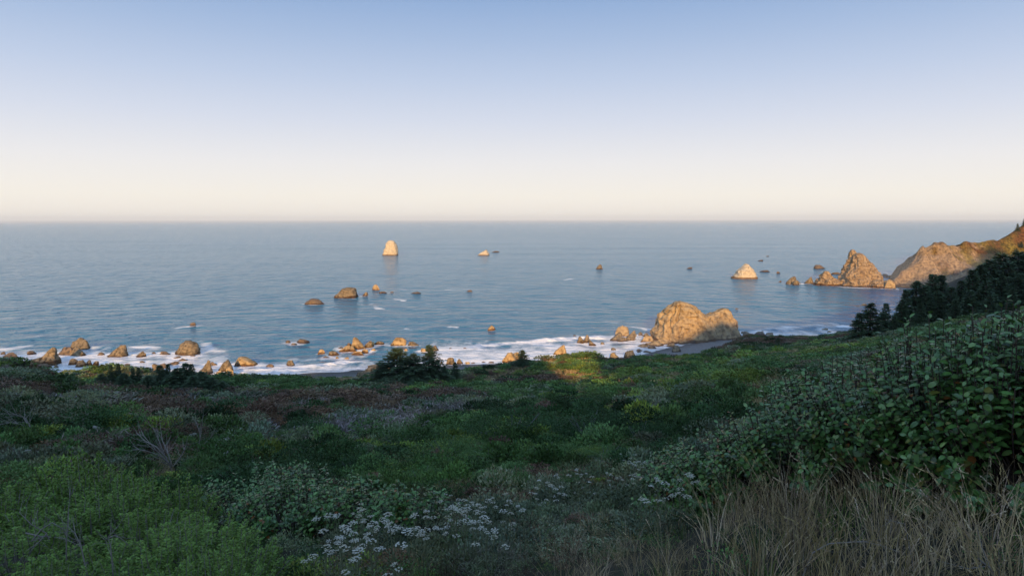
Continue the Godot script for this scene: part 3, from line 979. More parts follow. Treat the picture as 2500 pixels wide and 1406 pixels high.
# A leafy dome about 1 m in radius: leaves on several lobes, tones that differ from leaf to leaf.
func dome(seed_: int, leaves: int, length: float, width: float, lobes := 7, tall := 0.8) -> Shape:
	var r := RandomNumberGenerator.new()
	r.seed = seed_
	var s := Shape.new()
	var centre := []
	for k in lobes:
		var th := r.randf() * TAU
		var out := sqrt(r.randf()) * 0.68
		centre.append([Vector3(cos(th) * out, tall * r.randf_range(0.15, 0.62) * (1.1 - out * 0.6), sin(th) * out), r.randf_range(0.28, 0.5)])
	for k in leaves:
		var c: Array = centre[r.randi() % lobes]
		var o := ball(r)
		if o.y < -0.35:
			o.y = -o.y
		var deep := 1.0 - 0.45 * r.randf() * r.randf()
		var p: Vector3 = c[0] + Vector3(o.x, o.y * tall, o.z) * c[1] * deep * r.randf_range(0.9, 1.18)
		if p.y < 0.0:
			p.y *= -0.3
		var dir := (o + ball(r) * 0.8 + Vector3.UP * 0.35).normalized()
		var up := (o + Vector3.UP * 0.8 + ball(r) * 0.7).normalized()
		var f := r.randf_range(0.45, 1.55)  # wide tone spread puts the speckle of leaf glints into the colour
		var col := Color(f * r.randf_range(0.8, 1.25), f, f * r.randf_range(0.75, 1.15))
		s.leaf(p, dir, up, length * r.randf_range(0.7, 1.3), width * r.randf_range(0.7, 1.3), col)
	return s

# A bundle of thin twigs or stems fanning from the ground.
func twigs(seed_: int, count: int, tall: float, spread: float, width: float) -> Shape:
	var r := RandomNumberGenerator.new()
	r.seed = seed_
	var s := Shape.new()
	for k in count:
		var th := r.randf() * TAU
		var out := Vector3(cos(th), 0, sin(th))
		var at := out * sqrt(r.randf()) * spread * 0.6
		var lean := out.rotated(Vector3.UP, r.randf_range(-0.8, 0.8))
		var f := r.randf_range(0.6, 1.3)
		var face := ball(r)
		face.y = 0.0
		s.blade(at, lean * spread * 0.8, tall * r.randf_range(0.5, 1.1), width, Color(f, f, f), face.normalized(), r.randf_range(0.4, 1.0))
		for q in 2:
			var t := r.randf_range(0.35, 0.8)
			var p := at + Vector3.UP * tall * t * 0.8 + lean * spread * t * 0.5
			var o := ball(r)
			o.y = absf(o.y) * 0.8 + 0.3
			s.leaf(p, o.normalized(), ball(r), tall * r.randf_range(0.15, 0.35), width * 1.2, Color(f, f, f))
	return s

func grass_tuft(seed_: int, blades: int, tall: float, spread: float, width: float, seedy := 0.0) -> Shape:
	var r := RandomNumberGenerator.new()
	r.seed = seed_
	var s := Shape.new()
	for k in blades:
		var th := r.randf() * TAU
		var out := Vector3(cos(th), 0, sin(th))
		var at := out * sqrt(r.randf()) * spread
		var lean := out.rotated(Vector3.UP, r.randf_range(-1.2, 1.2)) * r.randf_range(0.1, 1.1) + Vector3(-0.06, 0, 0.03)
		var h := tall * r.randf_range(0.45, 1.1)
		var face := Vector3(r.randf_range(-1, 1), 0.15, r.randf_range(-1, 1)).normalized()
		var f := r.randf_range(0.6, 1.25)
		var col := Color(f, f * r.randf_range(0.92, 1.04), f * r.randf_range(0.8, 1.05))
		var bend := r.randf_range(0.3, 1.0)
		s.blade(at, lean, h, width * r.randf_range(0.6, 1.3), col, face, bend)
		if r.randf() < seedy:
			var tip := at + Vector3.UP * h * (1.0 - 0.25 * bend) + lean * h * (bend + 0.2)
			var along := (Vector3.UP * (1.0 - 0.5 * bend) + lean * 2.0 * bend).normalized()
			for q in 7:
				var o := ball(r)
				s.leaf(tip - along * 0.013 * q, (along + o * 0.35).normalized(), o, 0.022, 0.008, col)
	return s

# An upright shrub of many leafy plumes.
func plume_shrub(seed_: int, plumes: int, wide: float, tall: float, length: float, per := 60) -> Array:
	var r := RandomNumberGenerator.new()
	r.seed = seed_
	var s := Shape.new()
	var w := Shape.new()
	for k in plumes:
		var th := r.randf() * TAU
		var out := sqrt(r.randf())
		var dir := Vector3(cos(th), 0, sin(th))
		var foot := dir * out * wide * 0.3
		var top := dir * out * wide * r.randf_range(0.8, 1.05) + Vector3.UP * tall * (1.0 - 0.55 * out * out) * r.randf_range(0.75, 1.08)
		var mid := foot.lerp(top, 0.5) + dir * wide * 0.1
		var vigour := r.randf_range(0.7, 1.25)
		w.tube([foot, mid, top], 0.009, 0.003, grey(r.randf_range(0.7, 1.2)), 3)
		for q in per:
			var t := 1.0 - 0.62 * r.randf() ** 1.1
			var p := foot.lerp(mid, t * 2.0) if t < 0.5 else mid.lerp(top, t * 2.0 - 1.0)
			var around := ball(r)
			around = (around - (top - mid).normalized() * around.dot((top - mid).normalized())).normalized()
			p += around * wide * 0.06 * (1.15 - t) * r.randf_range(0.4, 1.8)
			var f := r.randf_range(0.5, 1.45) * vigour
			var col := Color(f * r.randf_range(0.85, 1.3), f * 1.05, f * r.randf_range(0.7, 1.1))
			s.leaf(p, (around + (top - mid).normalized() * 0.9 + ball(r) * 0.4).normalized(), (Vector3.UP + ball(r) * 0.8).normalized(), length * r.randf_range(0.7, 1.3), length * 0.5, col)
	return [s.mesh(), w.mesh()]

# A spruce: whorls of drooping branches set with needle sprays. [crown mesh, trunk mesh], in metres at 8 m tall.
func spruce(seed_: int, wide: float, bare: float, wind: float, ragged: float, step := 0.22) -> Array:
	var r := RandomNumberGenerator.new()
	r.seed = seed_
	var s := Shape.new()
	var w := Shape.new()
	var lean := Vector3(wind * 0.5, 0, 0)
	w.tube([Vector3(0, -0.4, 0), Vector3(0, 2.6, 0) + lean * 0.2, Vector3(0, 5.4, 0) + lean * 0.6, Vector3(0, 8, 0) + lean], 0.17, 0.02, grey(1), 6)
	var h := bare
	while h < 7.95:
		var t := h / 8.0
		var foot := Vector3(0, h, 0) + lean * t * t
		for k in r.randi_range(5, 8):
			var th := r.randf() * TAU
			var dir := Vector3(cos(th), 0, sin(th))
			var reach := wide * (1.0 - t) ** 0.85 * r.randf_range(1.0 - ragged, 1.0 + ragged * 0.5) + 0.06 + 0.2 * (1.0 - t)
			reach *= 1.0 + wind * 0.45 * dir.x
			if reach < 0.1:
				continue
			var rise := lerpf(-0.12, 0.75, t * t)
			var n := maxi(2, int(reach / 0.17))
			w.tube([foot, foot + dir * reach * 0.9 + Vector3.UP * reach * rise * 0.8], 0.028, 0.008, grey(0.9), 3)
			for q in n:
				var f := (q + r.randf()) / n
				if f < 0.12:
					continue
				var p := foot + dir * reach * f + Vector3.UP * reach * f * (rise - 0.3 * f * (1.0 - t))
				for m in 5:
					var side := dir.rotated(Vector3.UP, r.randf_range(-1.25, 1.25))
					var d2 := (side + Vector3.UP * r.randf_range(-0.45, 0.25 + rise * 0.5)).normalized()
					var g := r.randf_range(0.6, 1.2)
					var col := Color(g, g, g)
					s.leaf(p + ball(r) * 0.07, d2, (Vector3.UP + ball(r) * 0.7).normalized(), r.randf_range(0.3, 0.52) * (1.1 - 0.35 * f), r.randf_range(0.13, 0.22), col)
		h += step * r.randf_range(0.7, 1.25)
	for q in 14:
		s.leaf(Vector3(0, 7.3 + q * 0.05, 0) + lean, (Vector3.UP * 1.4 + ball(r) * 0.6).normalized(), ball(r), 0.24, 0.06, grey(1))
	return [s.mesh(), w.mesh()]

var kinds := {}

func make_zones() -> void:
	# where each sort of growth lies: ellipses given by the pixels of their middle and half sizes, laid on the ground
	for z in [
		["tan", 110, 945, 280, 45], ["heath", 420, 1000, 420, 38], ["heath", 820, 990, 330, 42], ["heath", 620, 1032, 380, 26], ["heath", 1010, 1000, 180, 36],
		["twig", 920, 1052, 190, 34], ["twig", 1085, 1003, 120, 24], ["twig", 520, 985, 110, 10], ["twig", 70, 1125, 130, 26], ["twig", 150, 990, 90, 18], ["twig", 980, 938, 75, 10], ["twig", 770, 1085, 90, 20],
		["tan", 440, 956, 170, 8], ["tan", 1290, 925, 230, 28], ["tan", 1850, 885, 230, 36], ["tan", 1700, 915, 200, 22], ["tan", 1900, 945, 170, 22], ["tan", 1210, 905, 80, 14], ["tan", 2060, 870, 130, 24], ["tan", 1560, 950, 200, 14], ["tan", 1500, 1000, 260, 12], ["tan", 2000, 1000, 160, 30],
		["heath", 1900, 838, 130, 16], ["heath", 1330, 935, 120, 12], ["green", 1400, 892, 90, 10], ["green", 1250, 958, 110, 14], ["bright", 1520, 921, 60, 9], ["green", 1560, 965, 220, 16], ["bright", 1760, 950, 130, 9], ["sage", 1640, 985, 170, 12], ["green", 1780, 985, 180, 16], ["green", 640, 940, 160, 14], ["sage", 850, 958, 120, 8], ["green", 780, 945, 130, 8],
		["dark", 1340, 1055, 300, 55], ["dark", 1560, 1085, 230, 36], ["dark", 1800, 1040, 180, 30], ["green", 1150, 1085, 160, 20], ["bright", 980, 1112, 160, 14], ["dark", 760, 1130, 230, 26], ["green", 300, 1060, 220, 22], ["dark", 60, 1060, 160, 30], ["heath", 300, 1110, 190, 14], ["green", 1300, 1130, 260, 30], ["dark", 620, 1190, 260, 50], ["green", 980, 1180, 200, 40], ["green", 2250, 840, 170, 26], ["bright", 2100, 855, 60, 8], ["dark", 1900, 850, 40, 6], ["green", 1100, 950, 90, 10], ["tan", 1440, 905, 70, 26]]:  # last tan ellipse brightens the sunlit patch of the mound by colour
		var mid := on_ground(z[1], z[2])
		var nearer := on_ground(z[1], z[2] + z[4])
		var farther := on_ground(z[1], z[2] - z[4])
		zones.append([z[0], mid.x, (-nearer.z - farther.z) * 0.5, z[3] / FOCAL * -mid.z, maxf(1.0, (-farther.z + nearer.z) * 0.5)])

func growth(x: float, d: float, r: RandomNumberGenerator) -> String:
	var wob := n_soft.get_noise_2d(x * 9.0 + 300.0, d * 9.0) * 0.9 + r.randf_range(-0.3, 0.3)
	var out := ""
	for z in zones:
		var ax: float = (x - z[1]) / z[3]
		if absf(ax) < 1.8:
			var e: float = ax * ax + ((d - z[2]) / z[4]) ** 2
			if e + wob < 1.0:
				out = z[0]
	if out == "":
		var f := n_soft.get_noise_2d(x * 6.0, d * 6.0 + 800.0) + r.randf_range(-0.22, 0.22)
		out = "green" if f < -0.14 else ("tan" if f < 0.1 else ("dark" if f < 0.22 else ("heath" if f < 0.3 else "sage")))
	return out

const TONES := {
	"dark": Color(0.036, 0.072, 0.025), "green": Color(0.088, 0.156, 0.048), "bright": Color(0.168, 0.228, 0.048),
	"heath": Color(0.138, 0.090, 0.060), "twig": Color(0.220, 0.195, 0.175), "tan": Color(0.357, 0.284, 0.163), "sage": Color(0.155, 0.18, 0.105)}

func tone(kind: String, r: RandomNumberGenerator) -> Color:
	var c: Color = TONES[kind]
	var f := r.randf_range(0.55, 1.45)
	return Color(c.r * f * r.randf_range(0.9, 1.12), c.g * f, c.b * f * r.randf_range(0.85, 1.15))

func make_cover() -> void:
	var r := RandomNumberGenerator.new()
	r.seed = 77
	# three sizes of leaf: close by, on the slope, far down the slope
	var shapes := {}
	for lod in 4:
		var leaf_long: float = [0.035, 0.065, 0.12, 0.2][lod]
		var count: int = [2600, 1250, 620, 330][lod]
		for v in 3:
			shapes["leafy%d%d" % [lod, v]] = dome(10 + lod * 10 + v, count, leaf_long, leaf_long * 0.55, 6 + v, 0.75).mesh()
			shapes["twig%d%d" % [lod, v]] = twigs(50 + lod * 10 + v, [170, 95, 70, 55][lod], 0.75, 0.8, [0.01, 0.022, 0.045, 0.08][lod]).mesh()
			shapes["tuft%d%d" % [lod, v]] = grass_tuft(90 + lod * 10 + v, [170, 120, 90, 70][lod], 0.62, 0.7, [0.009, 0.018, 0.04, 0.07][lod], [0.2, 0.0, 0.0, 0.0][lod]).mesh()
	var places := {}
	var tints := {}
	# first the low carpet, then the bushes that stand up out of it
	for pass_ in 3:
		var d := 5.2
		while d < 262.0:
			var gap: float = clampf(d * 0.026, 0.34, 1.5) * [1.3, 2.1, 4.2][pass_]
			var half := d * 0.84 + 4.0
			var x := -half
			while x < half:
				var px := x + r.randf_range(-0.5, 0.5) * gap
				var pd := d + r.randf_range(-0.5, 0.5) * gap
				x += gap
				if near_clear(px, pd):
					continue
				var y := height(px, pd)
				if y < 5.0 or (pd > 170.0 and pd > bluff_foot(px, pd) - 22.0):
					continue
				var kind := growth(px, pd, r)
				var chance := r.randf()
				if kind == "twig" and chance < 0.5:
					kind = "sage" if chance < 0.25 else ("dark" if chance < 0.36 else "green")
				elif kind == "heath" and chance < 0.22:
					kind = "dark" if chance < 0.12 else ("green" if chance < 0.15 else "twig")
				elif kind == "tan" and chance < 0.22:
					kind = "green" if chance < 0.16 else "bright"
				elif (kind == "dark" or kind == "green") and chance < 0.16:
					kind = "sage" if chance < 0.05 else ("bright" if chance < 0.09 else "heath")
				if pass_ > 0 and (kind == "tan" or r.randf() < (0.35 if pass_ == 1 else 0.1)):
					continue
				var form := "tuft" if kind == "tan" else ("twig" if kind == "twig" or (kind == "heath" and r.randf() < 0.4) else "leafy")
				var size := gap * r.randf_range(0.6, 0.95) * (1.0 if form == "leafy" else 1.25)
				var tall := size * r.randf_range(0.4, 0.75)
				if pass_ > 0:
					size = gap * r.randf_range(0.34, 0.72) * (1.0 if pass_ == 1 else 0.9)
					tall = size * r.randf_range(0.85, 1.35) * (0.7 if kind == "heath" or kind == "twig" else 1.0)
				elif kind == "tan":
					tall = clampf(size, 0.5, 0.9)
				elif kind == "heath" or kind == "twig":
					tall = size * 0.7
				tall = minf(tall, 1.9 if px < pd * 0.4 else 0.9)
				# leaves of about one size to the eye's grain: finer shapes where a bush is large or near
				var want := pd * 0.0042 / size
				var lod := 0 if want < 0.048 else (1 if want < 0.09 else (2 if want < 0.155 else 3))
				if form != "leafy":
					lod = 0 if pd < 13.0 else (1 if pd < 34.0 else (2 if pd < 90.0 else 3))
				var key := form + str(lod) + str(r.randi() % 3)
				if not places.has(key):
					places[key] = []
					tints[key] = []
				var b := Basis(Vector3.UP, r.randf() * TAU).scaled(Vector3(size, tall, size))
				places[key].append(Transform3D(b, Vector3(px, y - 0.05, -pd)))
				tints[key].append(tone(kind, r))
			d += gap
	for key in places:
		var form: String = key.left(4)
		if form == "leaf":
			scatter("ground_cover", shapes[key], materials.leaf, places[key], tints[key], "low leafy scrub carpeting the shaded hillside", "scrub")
		elif form == "twig":
			scatter("ground_cover", shapes[key], materials.grass, places[key], tints[key], "grey and brown twiggy heath carpeting the shaded hillside", "heath")
		else:
			scatter("grass", shapes[key], materials.grass, places[key], tints[key], "dry tan grass among the scrub of the hillside", "grass")

# The ground close by that the big shrubs and the meadow of long grass take up.
func near_clear(x: float, d: float) -> bool:
	var a := x / d
	if d < 5.6 and a > -0.34:
		return true
	if d < 9.0 and a > 0.22:
		return true
	if a < -0.36 and d < 9.5:
		return true
	return false

func shrub_thing(called: String, proto: Node3D, at: Vector3, size: Vector3, turn: float, mat: Material, label: String, group: String) -> void:
	var o: Node3D = proto.duplicate()
	o.name = numbered(called)
	o.position = at
	o.rotation.y = turn
	o.scale = size
	tag(o, label, "shrub", group)
	if mat:
		o.get_child(0).material_override = mat
	add_child(o)

func make_shrubs() -> void:
	var r := RandomNumberGenerator.new()
	r.seed = 31
	var protos := []
	for k in 4:
		var o := Node3D.new()
		var fine := k < 2
		part("foliage", dome(200 + k, 5200 if fine else 2600, 0.034 if fine else 0.06, 0.02 if fine else 0.034, 11, 0.8).mesh(), materials.leaf, o)
		var w := Shape.new()
		for q in 14:
			var th := r.randf() * TAU
			var e := Vector3(cos(th), 0, sin(th)) * r.randf_range(0.2, 0.75)
			w.tube([Vector3(0, -0.1, 0), e * 0.45 + Vector3.UP * 0.2, e + Vector3.UP * r.randf_range(0.25, 0.6)], 0.02, 0.006, grey(0.12), 4)
		part("stem", w.mesh(), materials.bark, o)
		protos.append(o)
	var tones := {}
	for k in TONES:
		var c: Color = TONES[k]
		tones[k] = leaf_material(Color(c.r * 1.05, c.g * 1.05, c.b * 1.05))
	# [u, v of the foot, width, height in pixels, growth, label]
	for e in [
		[1250, 1092, 280, 96, "dark", "broad dark green bush mass in mid slope, widest of its kind"], [1440, 1082, 260, 84, "dark", "rounded dark bush beside the widest dark bush mass"],
		[1570, 1088, 170, 66, "dark", ""], [1690, 1078, 150, 62, "dark", ""], [1790, 1030, 170, 52, "dark", ""], [1340, 1015, 150, 34, "green", ""], [1480, 1005, 140, 34, "dark", ""], [1160, 1048, 130, 40, "dark", ""],
		[960, 1098, 170, 66, "green", "dome of green brush rising out of grey dead twigs"], [1080, 1125, 190, 64, "green", ""], [1190, 1135, 160, 56, "green", ""], [670, 1085, 76, 46, "green", "steep green bush with pale dead stalks before it"], [735, 1098, 70, 34, "dark", ""], [1330, 1135, 190, 58, "green", ""], [1480, 1130, 160, 46, "green", ""], [1620, 1125, 130, 50, "dark", ""],
		[1052, 960, 70, 20, "bright", "bright green mounded bush at the feet of the leaning spruces"], [1000, 965, 50, 16, "bright", ""], [920, 948, 36, 18, "bright", ""], [975, 948, 90, 20, "sage", "silvery bush in front of the leaning spruces"], [1520, 930, 70, 18, "bright", "bright green bush below the sunlit patch of the mound"], [1620, 1000, 120, 26, "sage", ""], [1740, 968, 130, 24, "bright", ""], [1830, 985, 110, 30, "green", ""], [1440, 960, 90, 22, "green", ""], [1230, 975, 110, 24, "green", ""], [1680, 955, 80, 20, "green", ""], [1900, 965, 110, 30, "green", ""], [1980, 930, 80, 22, "green", ""],
		[2130, 855, 60, 20, "green", ""], [2180, 850, 80, 28, "green", ""], [2250, 835, 110, 34, "green", ""], [2330, 820, 100, 36, "green", ""], [2210, 880, 50, 20, "bright", ""], [2100, 835, 60, 18, "dark", ""], [2160, 905, 90, 34, "green", ""], [2060, 900, 90, 26, "green", ""],
		[230, 1075, 110, 36, "dark", ""], [420, 1070, 120, 30, "dark", ""], [560, 1100, 90, 34, "green", ""], [330, 1160, 70, 40, "dark", ""], [100, 1040, 120, 34, "dark", ""], [480, 1105, 110, 50, "dark", "dark tussocky bush under the bare sapling and the stump"], [820, 1010, 90, 22, "green", ""], [640, 1010, 80, 18, "heath", ""], [1560, 880, 60, 10, "dark", ""], [1455, 868, 24, 12, "bright", "small yellow-green bush catching the sun on top of the mound"], [1385, 882, 60, 12, "green", ""], [640, 935, 90, 14, "dark", ""], [740, 938, 80, 10, "dark", ""], [1150, 930, 60, 14, "heath", ""], [60, 920, 90, 16, "dark", ""], [160, 945, 80, 16, "dark", ""], [330, 975, 100, 18, "dark", ""],
		[860, 1165, 170, 60, "dark", ""], [560, 1190, 210, 70, "dark", ""], [1020, 1190, 150, 56, "green", ""], [1230, 1205, 170, 66, "green", "rounded fresh green bush behind the white flowers"], [1430, 1130, 130, 44, "bright", ""], [1400, 1185, 90, 40, "green", ""], [690, 1215, 130, 70, "green", "feathery green bush overhanging bare twigs"], [650, 1285, 110, 56, "green", ""], [1640, 1130, 90, 50, "bright", ""], [1560, 1120, 80, 30, "bright", ""]]:
		var at := on_ground(e[0], e[1])
		var px := -at.z / FOCAL
		var far: bool = -at.z > 30.0
		var label: String = e[5]
		var group := ""
		if label == "":
			label = {"dark": "dark green bush standing out of the scrub on the shaded slope", "green": "mid green bush standing out of the scrub on the shaded slope", "bright": "yellow-green bush standing out of the scrub on the shaded slope", "sage": "grey-green bush on the shaded slope below the mound", "heath": "brownish bush standing out of the heath on the slope"}[e[4]]
			group = e[4] + " bushes on the slope"
		var size := Vector3(e[2] * px * 0.5, e[3] * px * 1.15, e[2] * px * 0.5)
		size.z = clampf(size.z, size.y * 0.7, maxf(size.y * 2.5, 0.6))
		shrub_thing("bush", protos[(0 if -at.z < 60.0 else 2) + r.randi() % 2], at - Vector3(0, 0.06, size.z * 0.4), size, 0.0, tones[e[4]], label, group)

func tree(proto: Array, u: float, top: float, d: float, wide: float, label: String, group: String, scale_x := 1.0, mat: Material = null) -> void:
	var p := at_depth(u, top, d)
	var foot := height(p.x, d)
	var tall := (p.y - foot) / 8.0
	var o := thing("spruce_tree", Vector3(p.x, foot, p.z), label, "tree", group)
	o.rotation.y = 0.0 if scale_x != 1.0 else rng.randf() * TAU
	var side := tall * wide
	o.scale = Vector3(side * scale_x, tall, side)
	part("crown", proto[0], mat if mat else materials.spruce, o)
	part("trunk", proto[1], materials.trunk, o)

func make_trees() -> void:
	materials.spruce = leaf_material(Color(0.072, 0.112, 0.054), 0.7, 0.3, 0.08)
	materials.trunk = leaf_material(Color(0.075, 0.06, 0.05), 0.9, 0.2, 0.0)
	var slim := [spruce(1, 1.7, 0.5, 0.0, 0.4), spruce(2, 2.1, 0.3, 0.0, 0.45), spruce(3, 2.6, 0.3, 0.0, 0.5)]
	var broad := [spruce(4, 3.6, 0.6, 0.0, 0.55), spruce(5, 3.3, 0.4, 0.5, 0.6), spruce(6, 4.4, 0.2, 0.0, 0.5)]
	# the leaning pair on the bluff edge, and what stands with it
	tree(broad[0], 968, 850, 150, 2.1, "broad wind-bent spruce with ragged top, left of the pair on the bluff edge", "", -1.0)
	tree(broad[1], 1045, 843, 150, 1.45, "wind-bent spruce whose tip catches the sun, right of the pair on the bluff edge", "")
	tree(broad[2], 1008, 864, 147, 1.8, "low dense spruce filling the gap between the wind-bent pair", "")
	tree(slim[1], 1085, 893, 149, 1.1, "small spruce leaning out beside the sun-tipped spruce", "")
	tree(slim[2], 1110, 884, 156, 1.2, "lone small spruce a little apart from the wind-bent pair", "")
	tree(broad[2], 930, 884, 151, 1.4, "low spruce branch mass reaching toward the beach outcrop", "")
	tree(broad[2], 1275, 855, 172, 1.6, "dark bushy spruce on the bluff edge before an ochre boulder", "")
	# the dark clump behind the near brow
	var g := "dark young spruces behind the hillside brow"
	for e in [[268, 895, 138, 0], [286, 892, 139, 0], [322, 903, 140, 0], [336, 901, 141, 0], [300, 915, 137, 2], [388, 896, 139, 1], [408, 893, 140, 0], [432, 903, 138, 2], [452, 891, 140, 1], [466, 893, 141, 0], [490, 911, 139, 2], [515, 925, 138, 2], [540, 935, 137, 2], [360, 921, 136, 2], [245, 916, 138, 2], [470, 922, 135, 2]]:
		tree(slim[e[3]], e[0], e[1] - 5, e[2], 1.2 + 0.65 * e[3], "young dark spruce in the clump behind the hillside brow", g)
	# dark bushes on the brown slope above the cove
	tree(broad[2], 1900, 824, 205, 1.1, "squat dark spruce alone on the brown slope above the cove", "")
	tree(broad[2], 2005, 822, 210, 0.9, "small squat spruce between the brown slope and the spruce wood", "")
	g = "spruces of the wood on the slope above the cove"
	for e in [[2128, 744, 132, 2, 1.35], [2100, 768, 131, 2, 1.2], [2158, 768, 133, 2, 1.3], [2185, 775, 133, 2, 1.2], [2214, 712, 138, 1, 1.0], [2205, 735, 136, 1, 1.1], [2240, 690, 140, 1, 1.0], [2262, 700, 139, 2, 1.0], [2280, 674, 142, 1, 1.0], [2300, 676, 143, 1, 1.0], [2292, 715, 136, 2, 1.1], [2325, 705, 140, 2, 1.2], [2350, 690, 142, 2, 1.1], [2335, 735, 130, 2, 1.2], [2378, 664, 146, 1, 1.1], [2398, 650, 148, 2, 1.1], [2420, 638, 150, 2, 1.1], [2372, 712, 134, 2, 1.2], [2410, 690, 136, 2, 1.1], [2445, 622, 158, 1, 1.1], [2465, 645, 150, 2, 1.1], [2490, 618, 155, 2, 1.1], [2450, 680, 138, 2, 1.2], [2490, 672, 138, 2, 1.2], [2250, 745, 130, 2, 1.2], [2525, 605, 158, 2, 1.1], [2530, 655, 140, 2, 1.2], [2420, 725, 128, 2, 1.2], [2475, 715, 128, 2, 1.2], [2570, 640, 140, 2, 1.2], [2165, 745, 140, 2, 1.0]]:
		tree(slim[(int(e[0]) / 3) % 3], e[0], e[1] - 3, e[2], e[4] * 1.35, "dark spruce in the wood on the slope above the cove", g)
	# the trees on the headland
	for e in [[492, 666, 7, 1], [500, 668, 8, 0], [485, 650, 6, 2], [478, 646, 5, 2], [491, 648, 9, 0], [470, 640, 4, 2], [497, 645, 6, 2], [463, 636, 4, 2], [508, 655, 7, 1], [503, 640, 6, 2]]:
		var y := headland_height(e[0], e[1])
		var o := thing("spruce_tree", Vector3(e[0], y - 0.3, -e[1]), "tree on the headland's upper slope where sunlight strikes", "tree", "trees on the headland")
		o.rotation.y = rng.randf() * TAU
		o.scale = Vector3.ONE * (e[2] / 8.0) * Vector3(1.3, 1, 1.3)
		part("crown", slim[e[3]][0], materials.spruce, o)
		part("trunk", slim[e[3]][1], materials.trunk, o)

# A broad-leaved shrub: stems to the hull of a dome, leaves along each. The leaves that show largest are parts of their own.
func broadleaf(at: Vector3, wide: float, tall: float, deep: float, stems: int, leaf_long: float, singles: int, seed_: int, label: String, group: String) -> void:
	var r := RandomNumberGenerator.new()
	r.seed = seed_
	var o := thing("leafy_shrub", at, label, "shrub", group)
	var w := Shape.new()
	var leaves := []
	var sprays := []
	for k in 30:
		var s := ball(r)
		s.y = absf(s.y) + 0.02
		if s.z < 0.0 and r.randf() < 0.55:
			s.z = -s.z
		sprays.append(s.normalized())
	for k in stems:
		var dir: Vector3 = sprays[r.randi() % 30] + ball(r) * 0.2
		dir.y = maxf(dir.y, 0.03)
		dir = dir.normalized()
		var q := r.randf_range(0.84, 1.02)
		var top := Vector3(dir.x * wide, dir.y * tall, dir.z * deep) * q
		var foot := Vector3(top.x * 0.35 + r.randf_range(-0.1, 0.1), -0.08, top.z * 0.35 + r.randf_range(-0.1, 0.1))
		var mid := foot.lerp(top, 0.55) + Vector3(top.x * 0.12, tall * 0.06, top.z * 0.12)
		w.tube([foot, mid, top], 0.008, 0.003, grey(r.randf_range(0.7, 1.2)), 3)
		var n := r.randi_range(11, 16)
		var turn := r.randf() * TAU
		for j in n:
			var t := 1.0 - 0.6 * pow(float(j) / n, 1.1)
			var p := foot.lerp(mid, t * 2.0) if t < 0.5 else mid.lerp(top, t * 2.0 - 1.0)
			turn += 2.4
			var along := (top - mid).normalized()
			var side := along.cross(Vector3(0.2, 0.1, 0.97)).normalized().rotated(along, turn)
			var d2 := (side * 1.0 + along * (0.9 if j < 2 else 0.35) + Vector3(0, 0.05, 0.12) + ball(r) * 0.25).normalized()
			var f := r.randf_range(0.55, 1.4)
			var col := Color(0.072 * f, 0.15 * f, 0.036 * f)
			var odd := r.randf()
			if odd < 0.05:
				col = Color(0.13 * f, 0.13 * f, 0.025 * f)
			elif odd < 0.3:
				col = Color(0.11 * f, 0.19 * f, 0.05 * f)
			elif odd > 0.985:
				col = Color(0.2 * f, 0.075 * f, 0.02 * f)
			var size := leaf_long * r.randf_range(0.5, 1.2) * (0.75 if j < 2 else 1.0)
			leaves.append([p, d2, (Vector3.UP * 0.75 + dir * 0.9 + Vector3(0, 0, 0.25) + ball(r) * 0.6).normalized(), size, col, (at + p).distance_to(EYE) - (0.6 if j < 6 else 0.0), r.randf_range(0.0, 0.55), r.randf_range(0.0, 0.5), r.randf_range(0.42, 0.62)])
	part("stem", w.mesh(), materials.twig, o)
	leaves.sort_custom(func(a, b): return a[5] < b[5])
	var rest := Shape.new()
	for k in leaves.size():
		var e: Array = leaves[k]
		if k < singles:
			var one := Shape.new()
			one.broad_leaf(Vector3.ZERO, e[1], e[2], e[3], e[3] * e[8], e[4], e[6], e[7])
			part("leaf", one.mesh(), materials.gloss_leaf, o).position = e[0]
		else:
			rest.broad_leaf(e[0], e[1], e[2], e[3], e[3] * e[8], e[4], e[6], e[7])
	if rest.v.size():
		part("foliage", rest.mesh(), materials.gloss_leaf, o).set_meta("kind", "stuff")

